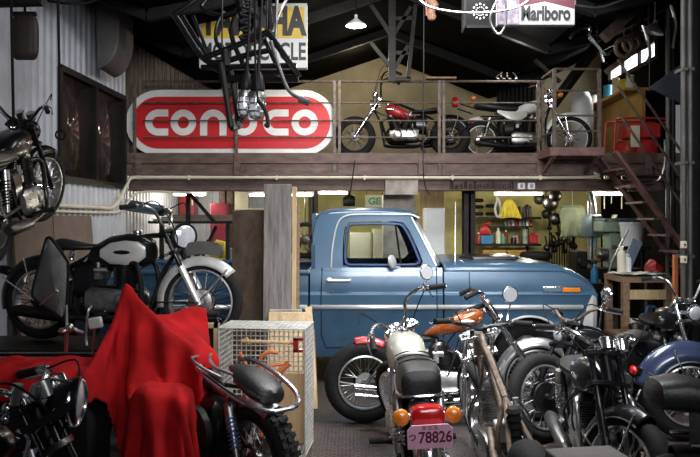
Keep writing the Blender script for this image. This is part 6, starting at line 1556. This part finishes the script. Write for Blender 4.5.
# timber bench with its load at right
tb_ = thing('timber_bench', 'rough timber workbench under the stairs with papers on top', 'workbench', (P(641, 0, 7.6).x, 7.75, 0)); ox, oz = tb_.location.x, P(0, 277, 7.5).z
mb = MB(); mb.bb((-.24, -.25, oz-.06), (.3, .3, oz)); mb.build('worktop', 'wood', tb_)
for x in (-.2, .26):
    for y in (-.22, .26): mb = MB(); mb.bb((x-.035, y-.035, 0), (x+.035, y+.035, oz-.06)); mb.build('leg', 'wood', tb_)
mb = MB(); mb.bb((-.2, -.25, oz-.24), (.26, -.22, oz-.14)); mb.build('rail', 'pale_wood', tb_)
mb = MB(); mb.bb((-.24, -.25, .36), (.3, .3, .4)); mb.build('shelf', 'wood', tb_)
rows = [[V((ox-.24+.5*i/8, 7.48+.46*j/6, oz+.026+.01*math.sin(i*2.1+j)+.008*math.cos(j*1.7))) for j in range(7)] for i in range(9)]
mb = MB(); mb.grid(rows); solo(mb, 'paper', 'paper', 'crumpled white paper sheet spread on the timber bench', 'paper', solid=.004)
bottle(ox-.24+.05, 7.66, oz+.046, .28, .045, 'cream', 'cream spray bottle on the timber bench beside the pickup nose'); bottle(ox-.1, 7.72, oz+.04, .2, .04, 'white_panel', 'short white bottle on the timber bench')
mb = MB(); mb.beam((ox-.02, 8.03, oz+.012), (ox+.14, 8.03, oz+.38), .12, .02, up=(0, 1, 0)); solo(mb, 'metal_sheet', 'grey_blue', 'blue-grey sheet standing aslant on the timber bench', 'sheet')
mb = MB(); mb.blob([(ox+.1, .06, oz+.046, oz+.12, 7.7), (ox+.16, .1, oz+.046, oz+.18, 7.7), (ox+.26, .06, oz+.046, oz+.1, 7.7)], 14, .7); solo(mb, 'helmet', 'red_paint', 'round red object lying on the timber bench', 'helmet')
mb = MB(); a = V((ox-.15, 7.56, .4)); mb.bb(a+V((0, 0, .002)), a+V((.15, .15, .17))); solo(mb, 'box', 'paper', 'white box on the lower shelf of the timber bench', 'box', bevel=.006)
jc = thing('water_can', 'bright blue plastic can on the lower shelf of the timber bench', 'can', (ox+.12, 7.62, .402))
mb = MB(); mb.blob([(-.11, .06, .02, .2), (-.09, .09, 0, .23), (.07, .09, 0, .24), (.1, .06, .02, .2)], 16, .5); mb.build('body', 'blue_plastic', jc)
mb = MB(); mb.tube(spline([(-.06, 0, .22), (-.04, 0, .3), (.04, 0, .3), (.06, 0, .22)], 4), .014, 8); mb.cyl((.08, 0, .2), (.1, 0, .27), .025, n=10); mb.build('handle', 'blue_plastic', jc)
mb = MB(); mb.bb((P(674, 0, 6.98).x, 6.98, 0), (P(678.5, 0, 6.98).x, 7.02, P(0, 255, 6.98).z)); solo(mb, 'spirit_level', 'orange_tool', 'orange-red upright bar standing against the dark column', 'tool', bevel=.006)

# ------------------------------------------------------------------ things kept on the upper deck
rows = []
for i in range(12):
    t = i/11; ring = []; w_ = (.13, .17, .185, .185, .18, .175, .17, .165, .16, .15, .14, .14)[i]
    for j in range(26):
        a = 2*PI*j/26; f_ = 1+.05*math.sin(j*2.4)*t
        ring.append(V((3.86+w_*f_*math.cos(a)+(.05*t), 11.7+w_*f_*math.sin(a), 3.78-1.21*t)))
    rows.append(ring)
mb = MB(); mb.loft(rows); solo(mb, 'dust_cover', 'white_panel', 'white cloth cover over a tall object behind the trail motorcycle', 'cover', angle=70)
gn = thing('generator', 'red tubular-framed generator on the upper deck beside the stairs', 'generator', (P(636, 0, 10.5).x, 10.5, 2.567)); 
mb = MB()
for y in (-.2, .2): mb.tube(spline([(-.4, y, .05), (-.38, y, .5), (-.3, y, .58), (.3, y, .58), (.4, y, .5), (.4, y, .05)], 4)+[V((.4, y, .03)), V((-.4, y, .03))], .016, 8, True)
for x, z in ((-.36, .53), (.36, .53), (-.4, .03), (.4, .03)): mb.tube([(x, -.2, z), (x, .2, z)], .014, 8)
mb.build('frame', 'generator_red', gn)
mb = MB(); mb.bb((-.2, -.17, .3), (.3, .17, .52)); mb.blob([(-.05, .13, .04, .3), (0, .15, .02, .32), (.22, .15, .02, .32), (.28, .12, .05, .28)], 16, .7); mb.build('engine', 'generator_red', gn, bevel=.02)
mb = MB(); mb.bb((-.15, -.2, .16), (-.02, -.16, .48)); mb.build('panel', 'cream', gn, bevel=.006)
for s in (-1,): mb = MB(); mb.torus((-.3, -.19, .15), .1, .025, (0, 1, 0), 24, 8); mb.cyl((-.3, -.2, .15), (-.3, -.17, .15), .06, n=16); mb.build('wheel', 'generator_red', gn)
mb = MB(); mb.bb((4.55, 10.9, 2.567), (4.6, 13.0, 3.68)); mb.bb((4.3, 10.9, 3.68), (4.79, 13.0, 3.72)); solo(mb, 'side_counter', 'mustard', 'mustard-coloured counter panel below the high window at right', 'counter')
for k, (y, h, r_, m, lb) in enumerate(((11.3, .2, .075, 'yellow_cloth', 'bright yellow can on the mustard counter'), (12.0, .24, .08, 'blue_plastic', 'blue can on the mustard counter left of the yellow one'), (11.65, .3, .06, 'cream', 'tall pale can between the yellow and blue cans'), (12.6, .18, .08, 'paper', 'white can at the far end of the mustard counter'), (11.05, .22, .06, 'paper', 'white can at the near end of the mustard counter'))):
    can(4.42, y, 3.721, h, r_, m, lb)
mb = MB()
for i in range(9): mb.bb((2.68+i*.075, 12.6, 2.567), (2.68+i*.075+.05, 12.66, 4.05))
mb.bb((2.66, 12.66, 2.567), (3.36, 12.7, 4.05)); solo(mb, 'louvre_panel', 'black_matte', 'dark ribbed panel standing behind the white tank of the trail motorcycle', 'panel')
for k in range(4):
    q = P(498+6*k, 79.5, 9.62); mb = MB(); mb.tube(spline([q, q+V((random.uniform(-.04, .04), 0, .04)), q+V((random.uniform(-.06, .06), 0, .08+.05*random.random()))], 4), .008, 6); mb.ball(q+V((0, 0, .01)), (.025, .02, .014), 8, 5)
    solo(mb, 'bracket', 'dull_chrome', 'small twisted bracket lying on the top rail', 'part', 'brackets on the top rail')
mb = MB(); a, b = P(426, 79, 9.6), P(456, 79, 9.6); mb.bb((a.x, 9.56, a.z), (b.x, 9.68, a.z+.025)); solo(mb, 'plank', 'wood', 'short brown plank lying along the top rail', 'board')

# ------------------------------------------------------------------ light
def area(name, loc, aim, sx_, sy_, e, col):
    l = bpy.data.lights.new(name, 'AREA'); l.shape = 'RECTANGLE'; l.size = sx_; l.size_y = sy_; l.energy = e; l.color = col
    o = bpy.data.objects.new(name, l); C.objects.link(o); o.location = loc
    o.rotation_euler = (V(aim)-V(loc)).to_track_quat('-Z', 'Y').to_euler(); return o
d_ = area('added_front_key', (1.6, -1.0, 3.7), (.1, 9.0, 2.3), 3.5, 1.6, 80, (.95, .97, 1)); d_.data.spread = math.radians(62)  # added key light behind the camera, spread narrowed to keep the foreground dark
area('added_front_fill', (2.6, -1.2, 2.2), (.4, 6, 1.0), 2.2, 2.2, 8, (.95, .97, 1))  # added weak fill from behind the camera, no doorway modelled
s_ = area('added_overhead_light', (1.3, 4.6, 3.85), (1.0, 4.9, .6), 2.2, .6, 95, (.97, .98, 1)); s_.data.spread = math.radians(88)  # added overhead key for the motorcycles; the roof has no opening here
area('added_overhead_light', (.7, 6.3, 4.2), (.8, 7.4, .9), 3.2, .5, 150, (.97, .98, 1))  # added overhead light for the pickup, hung below the closed roof
area('wall_skylight', (4.6, 11.9, 4.33), (2.5, 11.4, 3), 1.8, .25, 40, (.95, .98, 1)).rotation_euler = (0, math.radians(70), 0)
def bulb(loc, e, col=(1, .86, .62), r_=.15):  # point light; only the first call belongs to a modelled lamp
    l = bpy.data.lights.new('deck_point_light', 'POINT'); l.energy = e; l.color = col; l.shadow_soft_size = r_
    o = bpy.data.objects.new('deck_point_light', l); C.objects.link(o); o.location = loc; return o
bulb(P(356, 30, 8.8)+V((0, 0, -.15)), 50, (1, .93, .8))
bulb((.2, 12.0, 4.3), 30)  # unseen light for the warm glow on the gable wall
bulb((2.2, 9.3, 3.9), 22, (1, .95, .88))  # added to brighten the deck front, no lamp hangs there
w = bpy.data.worlds.new('World'); bpy.context.scene.world = w; w.use_nodes = True
w.node_tree.nodes['Background'].inputs[0].default_value = (.75, .85, 1, 1); w.node_tree.nodes['Background'].inputs[1].default_value = .04

# ------------------------------------------------------------------ camera
cam = bpy.data.cameras.new('camera'); co = bpy.data.objects.new('camera', cam); C.objects.link(co)
co.location = (0, 0, EYE); co.rotation_euler = (PI/2, 0, 0)
cam.sensor_width = 36; cam.lens = 36; cam.shift_y = -7.5/700
sc = bpy.context.scene; sc.camera = co
sc.view_settings.view_transform = 'Standard'; sc.view_settings.look = 'None'; sc.view_settings.gamma = 1; sc.view_settings.exposure = 0
sc.view_settings.use_curve_mapping = False
sc.cycles.use_denoising = True
sc.cycles.max_bounces = 6; sc.cycles.transparent_max_bounces = 12
